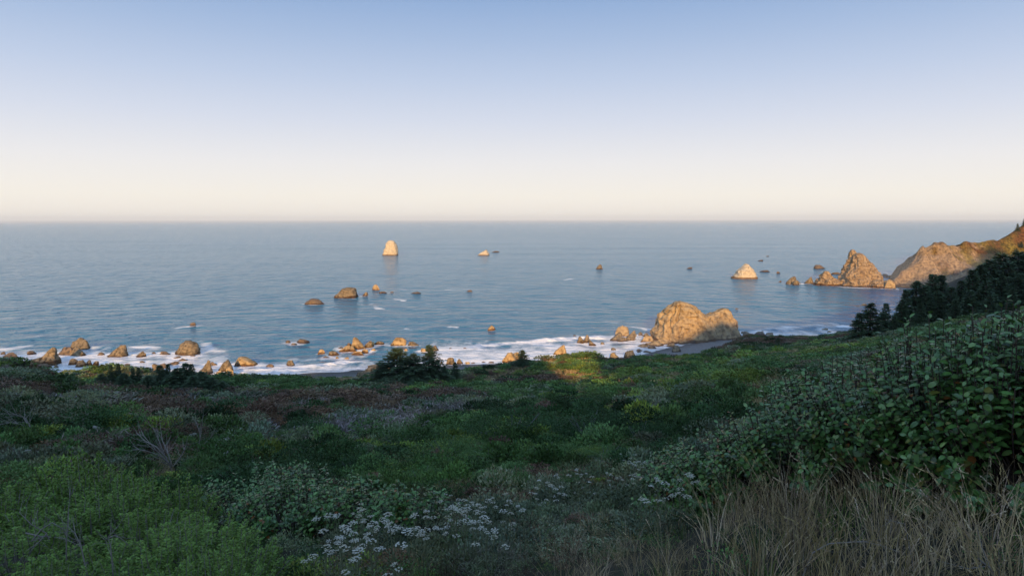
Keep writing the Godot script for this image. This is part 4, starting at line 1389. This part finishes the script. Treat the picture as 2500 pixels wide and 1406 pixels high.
func make_near_shrubs() -> void:
	materials.twig = leaf_material(Color(0.07, 0.05, 0.04), 0.8, 0.3, 0.0)
	var k := 0
	var words := ["lowest glossy broad-leaved shrub, beside the white flowers at the end of the hedge-like row", "glossy broad-leaved shrub, second up from the white flowers in the row", "glossy broad-leaved shrub, third up from the white flowers in the row", "glossy broad-leaved shrub, fourth up from the white flowers in the row", "glossy broad-leaved shrub, fifth up from the white flowers in the row", "tall glossy broad-leaved shrub, sixth up from the white flowers", "tall glossy broad-leaved shrub with upright shoots above the long dry grass", "glossy broad-leaved shrub at the uphill end of the row"]
	# [u, v of the top, distance, half width, half depth]
	for e in [[1738, 1080, 7.9, 1.0, .9], [1850, 1002, 7.3, 1.0, .9], [1965, 928, 6.7, .95, .9], [2080, 858, 6.1, .9, .9], [2200, 815, 5.6, .9, .85], [2330, 772, 5.1, .85, .8], [2455, 742, 4.75, .8, .75], [2590, 742, 4.4, .75, .7]]:
		var p := at_depth(e[0], e[1], e[2])
		var foot := height(p.x, e[2])
		broadleaf(Vector3(p.x, foot, p.z), e[3], (p.y - foot) / 0.98, e[4], 330, 0.07, 300 if k < 7 else 120, 900 + k, words[k], "")
		k += 1
	for e in [[620, 1120, 10.5, 1.2, .9], [760, 1112, 10.0, 1.2, .9], [880, 1150, 8.6, .9, .7], [700, 1165, 8.8, 1.0, .8], [1000, 1170, 8.2, .8, .6]]:
		var p := at_depth(e[0], e[1], e[2])
		var foot := height(p.x, e[2])
		broadleaf(Vector3(p.x, foot, p.z), e[3], maxf(0.45, p.y - foot), e[4], 180, 0.078, 80, 930 + k, "low glossy-leaved shrub below the feathery bushes, in front of the yellow-green leaves", "low glossy shrubs below the meadow")
		k += 1
	# the upright feathery shrubs
	var protos := [plume_shrub(71, 64, 0.85, 1.15, 0.042, 125), plume_shrub(72, 60, 0.8, 1.05, 0.042, 125), plume_shrub(73, 68, 0.9, 1.2, 0.04, 125)]
	materials.plume = leaf_material(Color(0.15, 0.235, 0.055), 0.6, 0.25, 0.1)
	materials.dead = leaf_material(Color(0.21, 0.185, 0.165), 0.9, 0.2, 0.0)
	k = 0
	for e in [[185, 1098, 9.6, 1.1], [60, 1165, 9.0, 1.0], [300, 1150, 9.0, 1.0], [400, 1165, 8.2, 0.9], [100, 1215, 7.4, 1.0], [240, 1205, 7.6, 1.0], [-40, 1180, 8.0, 1.1], [350, 1235, 6.9, .95], [470, 1265, 6.3, .8], [20, 1290, 5.8, .8], [190, 1330, 5.3, .75], [420, 1300, 5.5, .85], [540, 1300, 5.3, .7], [330, 1340, 4.8, .7], [500, 1355, 4.6, .6], [90, 1385, 4.6, .6]]:
		var p := at_depth(e[0], e[1], e[2])
		var foot := height(p.x, e[2])
		var tall: float = maxf(0.4, p.y - foot) / 1.15
		var o := thing("feathery_shrub", Vector3(p.x, foot - 0.03, p.z), ["tallest feathery green shrub, standing before the fallen grey log", "feathery light green shrub among its like at the foot of the meadow"][0 if k == 0 else 1], "shrub", "" if k == 0 else "feathery light green shrubs")
		o.rotation.y = k * 1.7
		o.scale = Vector3(e[3], tall, e[3])
		part("foliage", protos[k % 3][0], materials.plume, o)
		part("stem", protos[k % 3][1], materials.dead, o)
		k += 1

func crooked(r: RandomNumberGenerator, a: Vector3, b: Vector3, n: int, wild: float) -> Array:
	var out := []
	for k in n + 1:
		var t := float(k) / n
		out.append(a.lerp(b, t) + ball(r) * wild * a.distance_to(b) * sin(PI * minf(t, 0.85)))
	return out

func branch_thing(called: String, lines: Array, d_lift: float, thick: float, label: String, group := "", mat: Material = null) -> void:
	# each line: pixels of a bare branch from its foot to its tip; the foot stands on the ground
	var r := RandomNumberGenerator.new()
	r.seed = int(lines[0][0][0]) * 3 + 1
	var foot := above_ground(lines[0][0][0], lines[0][0][1], d_lift)
	var o := thing(called, foot, label, "dead branch", group)
	for l in lines:
		var s := Shape.new()
		var pts := []
		for k in l.size():
			var p := at_depth(l[k][0], l[k][1], -foot.z + (r.randf_range(-0.25, 0.25) * -foot.z * 0.05 if k else 0.0))
			pts.append(p - foot)
		pts[0].y = minf(pts[0].y, 0.0) if l == lines[0] else pts[0].y
		s.tube(pts, thick, thick * 0.3, grey(r.randf_range(0.8, 1.2)), 5)
		for k in range(1, pts.size()):
			for q in 3:
				var a: Vector3 = pts[k - 1].lerp(pts[k], r.randf())
				var dir: Vector3 = ((pts[k] - pts[k - 1]).normalized() + ball(r) * 0.8).normalized()
				s.tube([a, a + dir * thick * 12.0, a + (dir + Vector3.UP * 0.2) * thick * r.randf_range(18, 30)], thick * 0.35, thick * 0.12, grey(1), 3)
		part("branch", s.mesh(), mat if mat else materials.dead, o)

func make_dead_wood() -> void:
	materials.log = leaf_material(Color(0.24, 0.22, 0.2), 0.9, 0.2, 0.0)
	# the fallen log
	var a := above_ground(-15, 1096, 0.3)
	var b := above_ground(140, 1114, 0.3)
	b.z = lerpf(b.z, a.z, 0.5)
	b.y = height(b.x, -b.z)
	var o := thing("fallen_log", a, "long grey weathered log lying behind the tallest feathery shrub", "log")
	var r := RandomNumberGenerator.new()
	r.seed = 5
	var s := Shape.new()
	var line := []
	for k in 9:
		line.append((b - a) * (k / 8.0) + Vector3(0, 0.24 + n_fine.get_noise_1d(k * 40.0) * 0.05, n_fine.get_noise_1d(k * 60.0 + 9.0) * 0.1))
	s.tube(line, 0.06, 0.10, grey(1), 9)
	part("trunk", s.mesh(), materials.log, o)
	for k in [2, 5]:
		var e := Shape.new()
		e.tube([line[k], line[k] + Vector3(0.1, 0.22, 0.1)], 0.035, 0.02, grey(0.9), 5)
		part("branch_stub", e.mesh(), materials.log, o)
	# the pale stump and the broken pieces about it
	for e in [[[524, 1082], [560, 1070], 0.1, "pale broken stump end lying among bushes below the heath"], [[553, 1055], [563, 1092], 0.07, "pale upright splinter leaning on the broken stump"], [[544, 1112], [556, 1106], 0.08, "round grey log end in the grass below the broken stump"], [[463, 1063], [478, 1061], 0.10, "small white wood fragment beside the bare sapling"], [[226, 1041], [240, 1047], 0.09, "short pale wood piece in the dark scrub below the heath"], [[672, 1046], [682, 1040], 0.08, "small pale stub behind the steep green bush"]]:
		var p := above_ground(e[0][0], e[0][1], 0.45)
		var q := at_depth(e[1][0], e[1][1], -p.z)
		var st := Shape.new()
		var p0 := at_depth(e[0][0], e[0][1], -p.z)
		var m := (p0 + q) * 0.5
		var t := (q - p0).normalized()
		var up := 0.45
		st.tube([p0 - p, m - p + Vector3(0, 0.01, 0), q - p], e[2] * 0.8, e[2], grey(1), 9)
		# the limb that carries it down to the ground
		var piece := thing("wood_piece", p, e[3], "log")
		part("trunk", st.mesh(), materials.log, piece)
		var leg := Shape.new()
		leg.tube([m - p, Vector3((m - p).x, -0.1, (m - p).z + 0.05)], e[2] * 0.5, e[2] * 0.6, grey(0.8), 6)
		part("branch_stub", leg.mesh(), materials.dead, piece)
	branch_thing("bare_shrub", [[[418, 1138], [400, 1110], [390, 1085], [378, 1050]], [[416, 1135], [392, 1112], [368, 1085], [345, 1060]], [[410, 1128], [385, 1110], [350, 1098], [322, 1095]], [[419, 1138], [408, 1105], [395, 1075], [390, 1045]], [[420, 1138], [437, 1118], [448, 1100], [455, 1082]], [[405, 1118], [380, 1090], [352, 1075], [330, 1055]]], 0.15, 0.022, "bare grey dead shrub with fanned pale branches")
	branch_thing("bare_sapling", [[[475, 1125], [483, 1090], [490, 1055], [494, 1015]], [[480, 1105], [500, 1080], [515, 1065], [524, 1046]], [[487, 1070], [484, 1050], [478, 1030]], [[478, 1112], [495, 1105], [520, 1098], [532, 1075]]], 0.15, 0.016, "thin bare sapling with forked twigs beside the fanned dead shrub")
	branch_thing("bare_shrub", [[[78, 1050], [50, 1035], [25, 1030], [-5, 1036]], [[75, 1045], [60, 1020], [35, 1010], [0, 1008]], [[70, 1042], [55, 1018], [45, 1008]]], 0.3, 0.03, "arching bare grey branches over dark scrub below the near brow")
	branch_thing("bare_shrub", [[[195, 1030], [205, 1022], [214, 1015]], [[192, 1034], [200, 1026], [204, 1018]]], 0.5, 0.03, "pale forked twig poking out of the heath")
	for e in [[640, 1100, 655, 1055], [660, 1102, 648, 1062], [690, 1104, 700, 1072], [610, 1098, 612, 1066], [720, 1108, 735, 1085]]:
		branch_thing("dead_stalk", [[[e[0], e[1]], [(e[0] + e[2]) * 0.5 + 4, (e[1] + e[3]) * 0.5], [e[2], e[3]]]], 0.1, 0.012, "pale dead stalk before the steep green bush", "dead stalks")
	# the bare limbs inside the feathery shrubs
	branch_thing("bare_limb", [[[150, 1330], [110, 1300], [75, 1280], [45, 1250]], [[112, 1302], [90, 1325], [60, 1345], [20, 1406]], [[75, 1320], [100, 1290], [125, 1275], [150, 1290], [160, 1310]], [[60, 1300], [95, 1308], [150, 1312], [190, 1330]]], 0.3, 0.007, "grey crooked bare limbs showing in the hollow of the feathery shrubs")
	branch_thing("bare_limb", [[[275, 1390], [268, 1330], [262, 1310], [285, 1285]], [[264, 1312], [280, 1305], [305, 1322]], [[210, 1400], [195, 1330], [180, 1300], [165, 1285]]], 0.3, 0.006, "bare grey limb beside the crooked limbs of the feathery shrubs")
	branch_thing("dead_stalk", [[[155, 1400], [160, 1320], [165, 1250], [170, 1185]]], 0.2, 0.006, "tall straight tan stalk in front of the feathery shrubs")
	branch_thing("fallen_stick", [[[2448, 1412], [2420, 1390], [2388, 1364]]], 0.12, 0.009, "pale straight stick lying in the long dry grass")
	branch_thing("bent_stem", [[[1950, 1400], [1985, 1350], [2025, 1328], [2110, 1322], [2160, 1335], [2200, 1350]]], 0.1, 0.005, "grey arching bramble stem in the dry grass")
	branch_thing("bent_stem", [[[2240, 1300], [2210, 1280], [2160, 1268]]], 0.25, 0.004, "short pale bent stem under the tall glossy shrubs")

func make_flowers() -> void:
	var r := RandomNumberGenerator.new()
	r.seed = 12
	materials.flower_stem = leaf_material(Color(0.12, 0.13, 0.07), 0.8, 0.25, 0.2)
	var heads := []
	for k in 4:
		var s := Shape.new()
		for q in 24:
			var th := r.randf() * TAU
			var out := sqrt(r.randf()) * 0.036
			var p := Vector3(cos(th) * out, 0.012 - out * out * 9.0 + r.randf_range(-0.005, 0.005), sin(th) * out)
			var f := r.randf_range(0.75, 1.05)
			for m in 5:
				var a := TAU * m / 5.0
				s.leaf(p, Vector3(cos(a), 0.7, sin(a)).normalized(), Vector3.UP, 0.0085, 0.0075, Color(0.62 * f, 0.60 * f, 0.54 * f))
			s.leaf(p + Vector3(0, 0.003, 0), Vector3(0.2, 1, 0).normalized(), Vector3(1, 0, 0), 0.005, 0.005, Color(0.4, 0.32, 0.14))
		heads.append(s.mesh())
	var stalks := []
	var lengths := [0.3, 0.36, 0.42, 0.48, 0.54, 0.6]
	for k in 6:
		var s := Shape.new()
		var long: float = lengths[k]
		s.tube([Vector3(0, -0.05, 0), Vector3(0.01, long * 0.5, 0), Vector3(0, long, 0)], 0.0035, 0.0025, grey(1), 4)
		for q in 9:
			var t := r.randf_range(0.3, 0.92)
			var o := ball(r)
			o.y = 0.5
			s.leaf(Vector3(0, t * long, 0), o.normalized(), Vector3.UP, 0.05, 0.011, grey(r.randf_range(0.7, 1.2)))
		stalks.append(s.mesh())
	var spots := []
	for e in [[812, 1262, 5], [840, 1278, 7], [800, 1292, 6], [880, 1250, 5], [905, 1258, 4], [868, 1300, 6], [930, 1262, 6], [858, 1262, 5], [895, 1285, 5], [976, 1256, 4], [1000, 1262, 3], [1025, 1248, 6], [1032, 1270, 4], [1095, 1204, 4], [1110, 1226, 7], [1140, 1222, 7], [1165, 1226, 6], [1088, 1248, 6], [1130, 1242, 7], [1180, 1240, 6], [1200, 1216, 5], [1215, 1232, 4], [1310, 1192, 6], [1330, 1178, 6], [1352, 1162, 7], [1365, 1186, 5], [1420, 1142, 5], [1440, 1160, 4], [1496, 1150, 5], [1528, 1114, 6], [1548, 1128, 6], [1562, 1110, 5], [1600, 1148, 7], [1622, 1162, 7], [1645, 1170, 6], [1588, 1162, 6], [1508, 1168, 4], [1540, 1150, 6], [1570, 1135, 5], [1655, 1150, 4], [1205, 1255, 3], [1390, 1170, 4], [1252, 1215, 3], [1258, 1240, 3], [1150, 1300, 2], [950, 1320, 3]]:
		var lift := r.randf_range(0.48, 0.66)
		var at := above_ground(e[0], e[1], lift)
		var near: bool = e[0] < 950
		var o := thing("white_flower", at, ["white everlasting flowers in flat heads on grey stems, thickest clump above dry grass", "white flat-topped flowers on grey stems in the middle of the meadow's edge", "white flat-topped flowers on grey stems beside the glossy shrub row"][0 if e[0] < 950 else (1 if e[0] < 1290 else 2)], "flower", ["thick clump of white flowers", "white flowers in the middle", "white flowers by the glossy shrubs"][0 if e[0] < 950 else (1 if e[0] < 1290 else 2)])
		for k in e[2] + 1:
			var p := Vector3(r.randf_range(-0.15, 0.15), 0, r.randf_range(-0.14, 0.14))
			var pick := clampi(int((lift * r.randf_range(0.55, 1.08) - 0.3) / 0.06 + 0.5), 0, 5)
			var st := part("stem", stalks[pick], materials.flower_stem, o)
			st.position = p
			st.rotation = Vector3(r.randf_range(-0.12, 0.12), r.randf() * TAU, 0)
			var h := part("flower_head", heads[r.randi() % 4], materials.petal, st)
			h.position = Vector3(0, lengths[pick], 0)
			h.scale = Vector3.ONE * r.randf_range(0.75, 1.25)
			h.rotation.y = r.randf() * TAU

func make_meadow() -> void:
	# long dry grass at the photographer's feet
	var r := RandomNumberGenerator.new()
	r.seed = 43
	var shapes := []
	for k in 4:
		shapes.append(grass_tuft(300 + k, 36, 0.62, 0.17, 0.008, 0.3).mesh())
	for k in 3:
		shapes.append(grass_tuft(310 + k, 46, 0.34, 0.18, 0.011, 0.0).mesh())
	shapes.append(grass_tuft(320, 9, 0.9, 0.2, 0.006, 1.0).mesh())
	shapes.append(twigs(321, 40, 0.42, 0.3, 0.007).mesh())
	shapes.append(dome(322, 420, 0.05, 0.024, 4, 0.8).mesh())
	var places := []
	var tints := []
	for k in shapes.size():
		places.append([])
		tints.append([])
	var d := 1.7
	while d < 10.5:
		var gap := 0.2 + d * 0.008
		var x := -d * 0.45 - 1.0
		while x < d * 0.85 + 2.0:
			var px := x + r.randf_range(-0.5, 0.5) * gap
			var pd := d + r.randf_range(-0.5, 0.5) * gap
			x += gap
			var a := px / pd
			if pd < 1.9 or (a < -0.3 - r.randf() * 0.12) or (pd > 7.4 + r.randf() and a < 0.3):
				continue
			var tan_share := clampf(0.34 + a * 0.95 + n_fine.get_noise_2d(px * 8.0, pd * 8.0) * 0.9, 0.1, 0.85)
			var k := 0
			var col := Color(0.27, 0.205, 0.12)
			var pick := r.randf()
			if pick < tan_share:
				k = r.randi() % 4 if r.randf() < 0.85 else 7
				var f := r.randf_range(0.6, 1.25)
				col = Color(0.43 * f, 0.335 * f, 0.2 * f * r.randf_range(0.8, 1.25))
			elif pick < tan_share + (1.0 - tan_share) * 0.62:
				k = 4 + r.randi() % 3
				var f := r.randf_range(0.6, 1.3)
				col = Color(0.09 * f, 0.14 * f, 0.04 * f)
			elif pick < tan_share + (1.0 - tan_share) * 0.85:
				k = 8
				var f := r.randf_range(0.6, 1.3)
				col = Color(0.10 * f, 0.07 * f, 0.05 * f)
			else:
				k = 9
				col = tone("green", r)
			if a < 0.32 and pd > 5.2 and r.randf() < 0.5:
				k = 9
				col = tone(["green", "dark", "green", "bright", "sage"][r.randi() % 5], r)
			var size := r.randf_range(0.55, 0.95)
			if a < 0.3:
				size *= 0.66
			var b := Basis(Vector3.UP, r.randf() * TAU).scaled(Vector3(size, size, size) * (1.0 if k != 9 else r.randf_range(0.25, 0.5)))
			places[k].append(Transform3D(b, Vector3(px, height(px, pd) - 0.02, -pd)))
			tints[k].append(col)
		d += gap
	for k in shapes.size():
		scatter("meadow_grass" if k < 8 else "meadow_weeds", shapes[k], materials.grass if k != 9 else materials.leaf, places[k], tints[k], ["long dry tan grass with seed heads at the foot of the glossy shrubs", "short green grass between the long dry stems", "tall single grass stalks with seed heads", "brown and green weeds in the dry meadow grass"][0 if k < 4 else (1 if k < 7 else (2 if k == 7 else 3))], "grass" if k < 8 else "weeds")

func make_plants() -> void:
	make_zones()
	make_cover()
	make_shrubs()
	make_trees()
	make_near_shrubs()
	make_dead_wood()
	make_flowers()
	make_meadow()

# ------------------------------------------------------------------ the scene

func sky_image() -> Image:
	# height above the horizon in degrees, colour as seen; stops above the view are raised to light the land
	var stops := [[0.0, 243, 234, 226], [0.5, 249, 241, 230], [2.0, 250, 244, 233], [4.7, 238, 237, 238], [8.0, 215, 222, 237], [11.2, 192, 207, 232], [14.3, 169, 191, 224], [17.3, 146, 175, 216], [25.0, 132, 165, 211], [45.0, 125, 160, 208], [90.0, 122, 156, 205]]
	var to_sun := Vector3(-sin(SUN_TURN), SUN_RISE, cos(SUN_TURN)).normalized()
	var im := Image.create(256, 2048, false, Image.FORMAT_RGBF)
	for r in 2048:
		var up := 90.0 - (r + 0.5) / 2048.0 * 180.0
		var col := Color(0.22, 0.27, 0.33)
		if up > 0.0:
			var k := 0
			while k < stops.size() - 2 and stops[k + 1][0] < up:
				k += 1
			var t: float = clampf((up - stops[k][0]) / (stops[k + 1][0] - stops[k][0]), 0.0, 1.0)
			var a := Color8(stops[k][1], stops[k][2], stops[k][3]).srgb_to_linear()
			var b := Color8(stops[k + 1][1], stops[k + 1][2], stops[k + 1][3]).srgb_to_linear()
			col = a.lerp(b, t)
		col = Color(col.r / EXPOSURE, col.g / EXPOSURE, col.b / EXPOSURE)
		for q in 256:
			# clear air scatters more light forward: warm sun-side glow, added to lift the shaded land
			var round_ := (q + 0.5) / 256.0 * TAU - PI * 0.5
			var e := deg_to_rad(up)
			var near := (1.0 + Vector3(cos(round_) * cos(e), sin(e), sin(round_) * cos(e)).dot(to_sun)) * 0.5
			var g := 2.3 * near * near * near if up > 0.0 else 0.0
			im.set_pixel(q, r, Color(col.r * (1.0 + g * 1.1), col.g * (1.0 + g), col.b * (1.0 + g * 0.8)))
	return im

# spray hanging over the shaded cove and under the headland
func make_mist() -> void:
	for e in [[Vector3(98, 4, -318), Vector3(130, 24, 80), 0.0018], [Vector3(410, 6, -606), Vector3(240, 50, 90), 0.0016]]:
		var o := FogVolume.new()
		o.name = numbered("sea_mist")
		o.shape = RenderingServer.FOG_VOLUME_SHAPE_ELLIPSOID
		o.size = e[1]
		o.position = e[0]
		var m := FogMaterial.new()
		m.density = e[2]
		m.albedo = Color(0.95, 0.93, 0.93)
		o.material = m
		o.set_meta("kind", "stuff")
		o.set_meta("label", "thin sea mist hanging low over the surf and coves")
		o.set_meta("category", "mist")
		add_child(o)

func _ready() -> void:
	rng.seed = 4
	var cam := Camera3D.new()
	cam.name = "camera"
	cam.fov = rad_to_deg(2.0 * atan(703.0 / FOCAL))
	cam.near = 0.1
	cam.far = 60000.0
	cam.position = EYE
	cam.rotation = Vector3(-pitch, 0, deg_to_rad(-0.06))
	add_child(cam)
	var env := Environment.new()
	env.background_mode = Environment.BG_SKY
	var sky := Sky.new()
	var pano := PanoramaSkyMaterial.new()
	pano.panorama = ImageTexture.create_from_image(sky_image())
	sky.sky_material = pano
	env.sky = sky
	env.background_energy_multiplier = 1.0
	env.tonemap_mode = Environment.TONE_MAPPER_LINEAR
	env.tonemap_exposure = EXPOSURE
	env.sdfgi_enabled = true
	env.ssao_enabled = true
	env.ssil_enabled = true
	env.fog_enabled = true
	env.fog_density = 0.00004
	env.fog_light_color = Color(0.93, 0.97, 1.0)
	env.volumetric_fog_enabled = true
	env.volumetric_fog_density = 0.0
	var around := WorldEnvironment.new()
	around.name = "surroundings"
	around.environment = env
	add_child(around)
	var sun := DirectionalLight3D.new()
	sun.name = "sun"
	sun.light_color = Color(1.0, 0.80, 0.50)
	sun.light_energy = 1.6
	sun.light_angular_distance = 0.6
	sun.shadow_enabled = true
	var towards := Vector3(sin(SUN_TURN), -SUN_RISE, -cos(SUN_TURN)).normalized()
	sun.transform = Transform3D(Basis.looking_at(towards), Vector3(0, 120, 50))
	add_child(sun)

	n_soft.noise_type = FastNoiseLite.TYPE_SIMPLEX_SMOOTH
	n_soft.frequency = 0.01
	n_soft.fractal_octaves = 3
	n_fine.noise_type = FastNoiseLite.TYPE_SIMPLEX_SMOOTH
	n_fine.frequency = 0.05
	n_fine.seed = 2
	n_rock.noise_type = FastNoiseLite.TYPE_SIMPLEX_SMOOTH
	n_rock.frequency = 0.01
	n_rock.seed = 6
	n_rock.fractal_octaves = 4
	n_block.noise_type = FastNoiseLite.TYPE_CELLULAR
	n_block.cellular_return_type = FastNoiseLite.RETURN_CELL_VALUE
	n_block.fractal_type = FastNoiseLite.FRACTAL_NONE
	n_block.frequency = 0.01
	n_block.seed = 14
	n_ridged.noise_type = FastNoiseLite.TYPE_SIMPLEX_SMOOTH
	n_ridged.frequency = 0.01
	n_ridged.seed = 7
	n_ridged.fractal_type = FastNoiseLite.FRACTAL_RIDGED
	n_ridged.fractal_octaves = 3

	make_materials()
	make_columns()
	make_ridge()
	var t0 := Time.get_ticks_msec()
	make_terrain()
	print("ground ", Time.get_ticks_msec() - t0)
	make_headland()
	print("headland ", Time.get_ticks_msec() - t0)
	make_rocks()
	print("rocks ", Time.get_ticks_msec() - t0)
	make_sea()
	print("sea ", Time.get_ticks_msec() - t0)
	make_plants()
	make_mist()
	print("plants ", Time.get_ticks_msec() - t0)
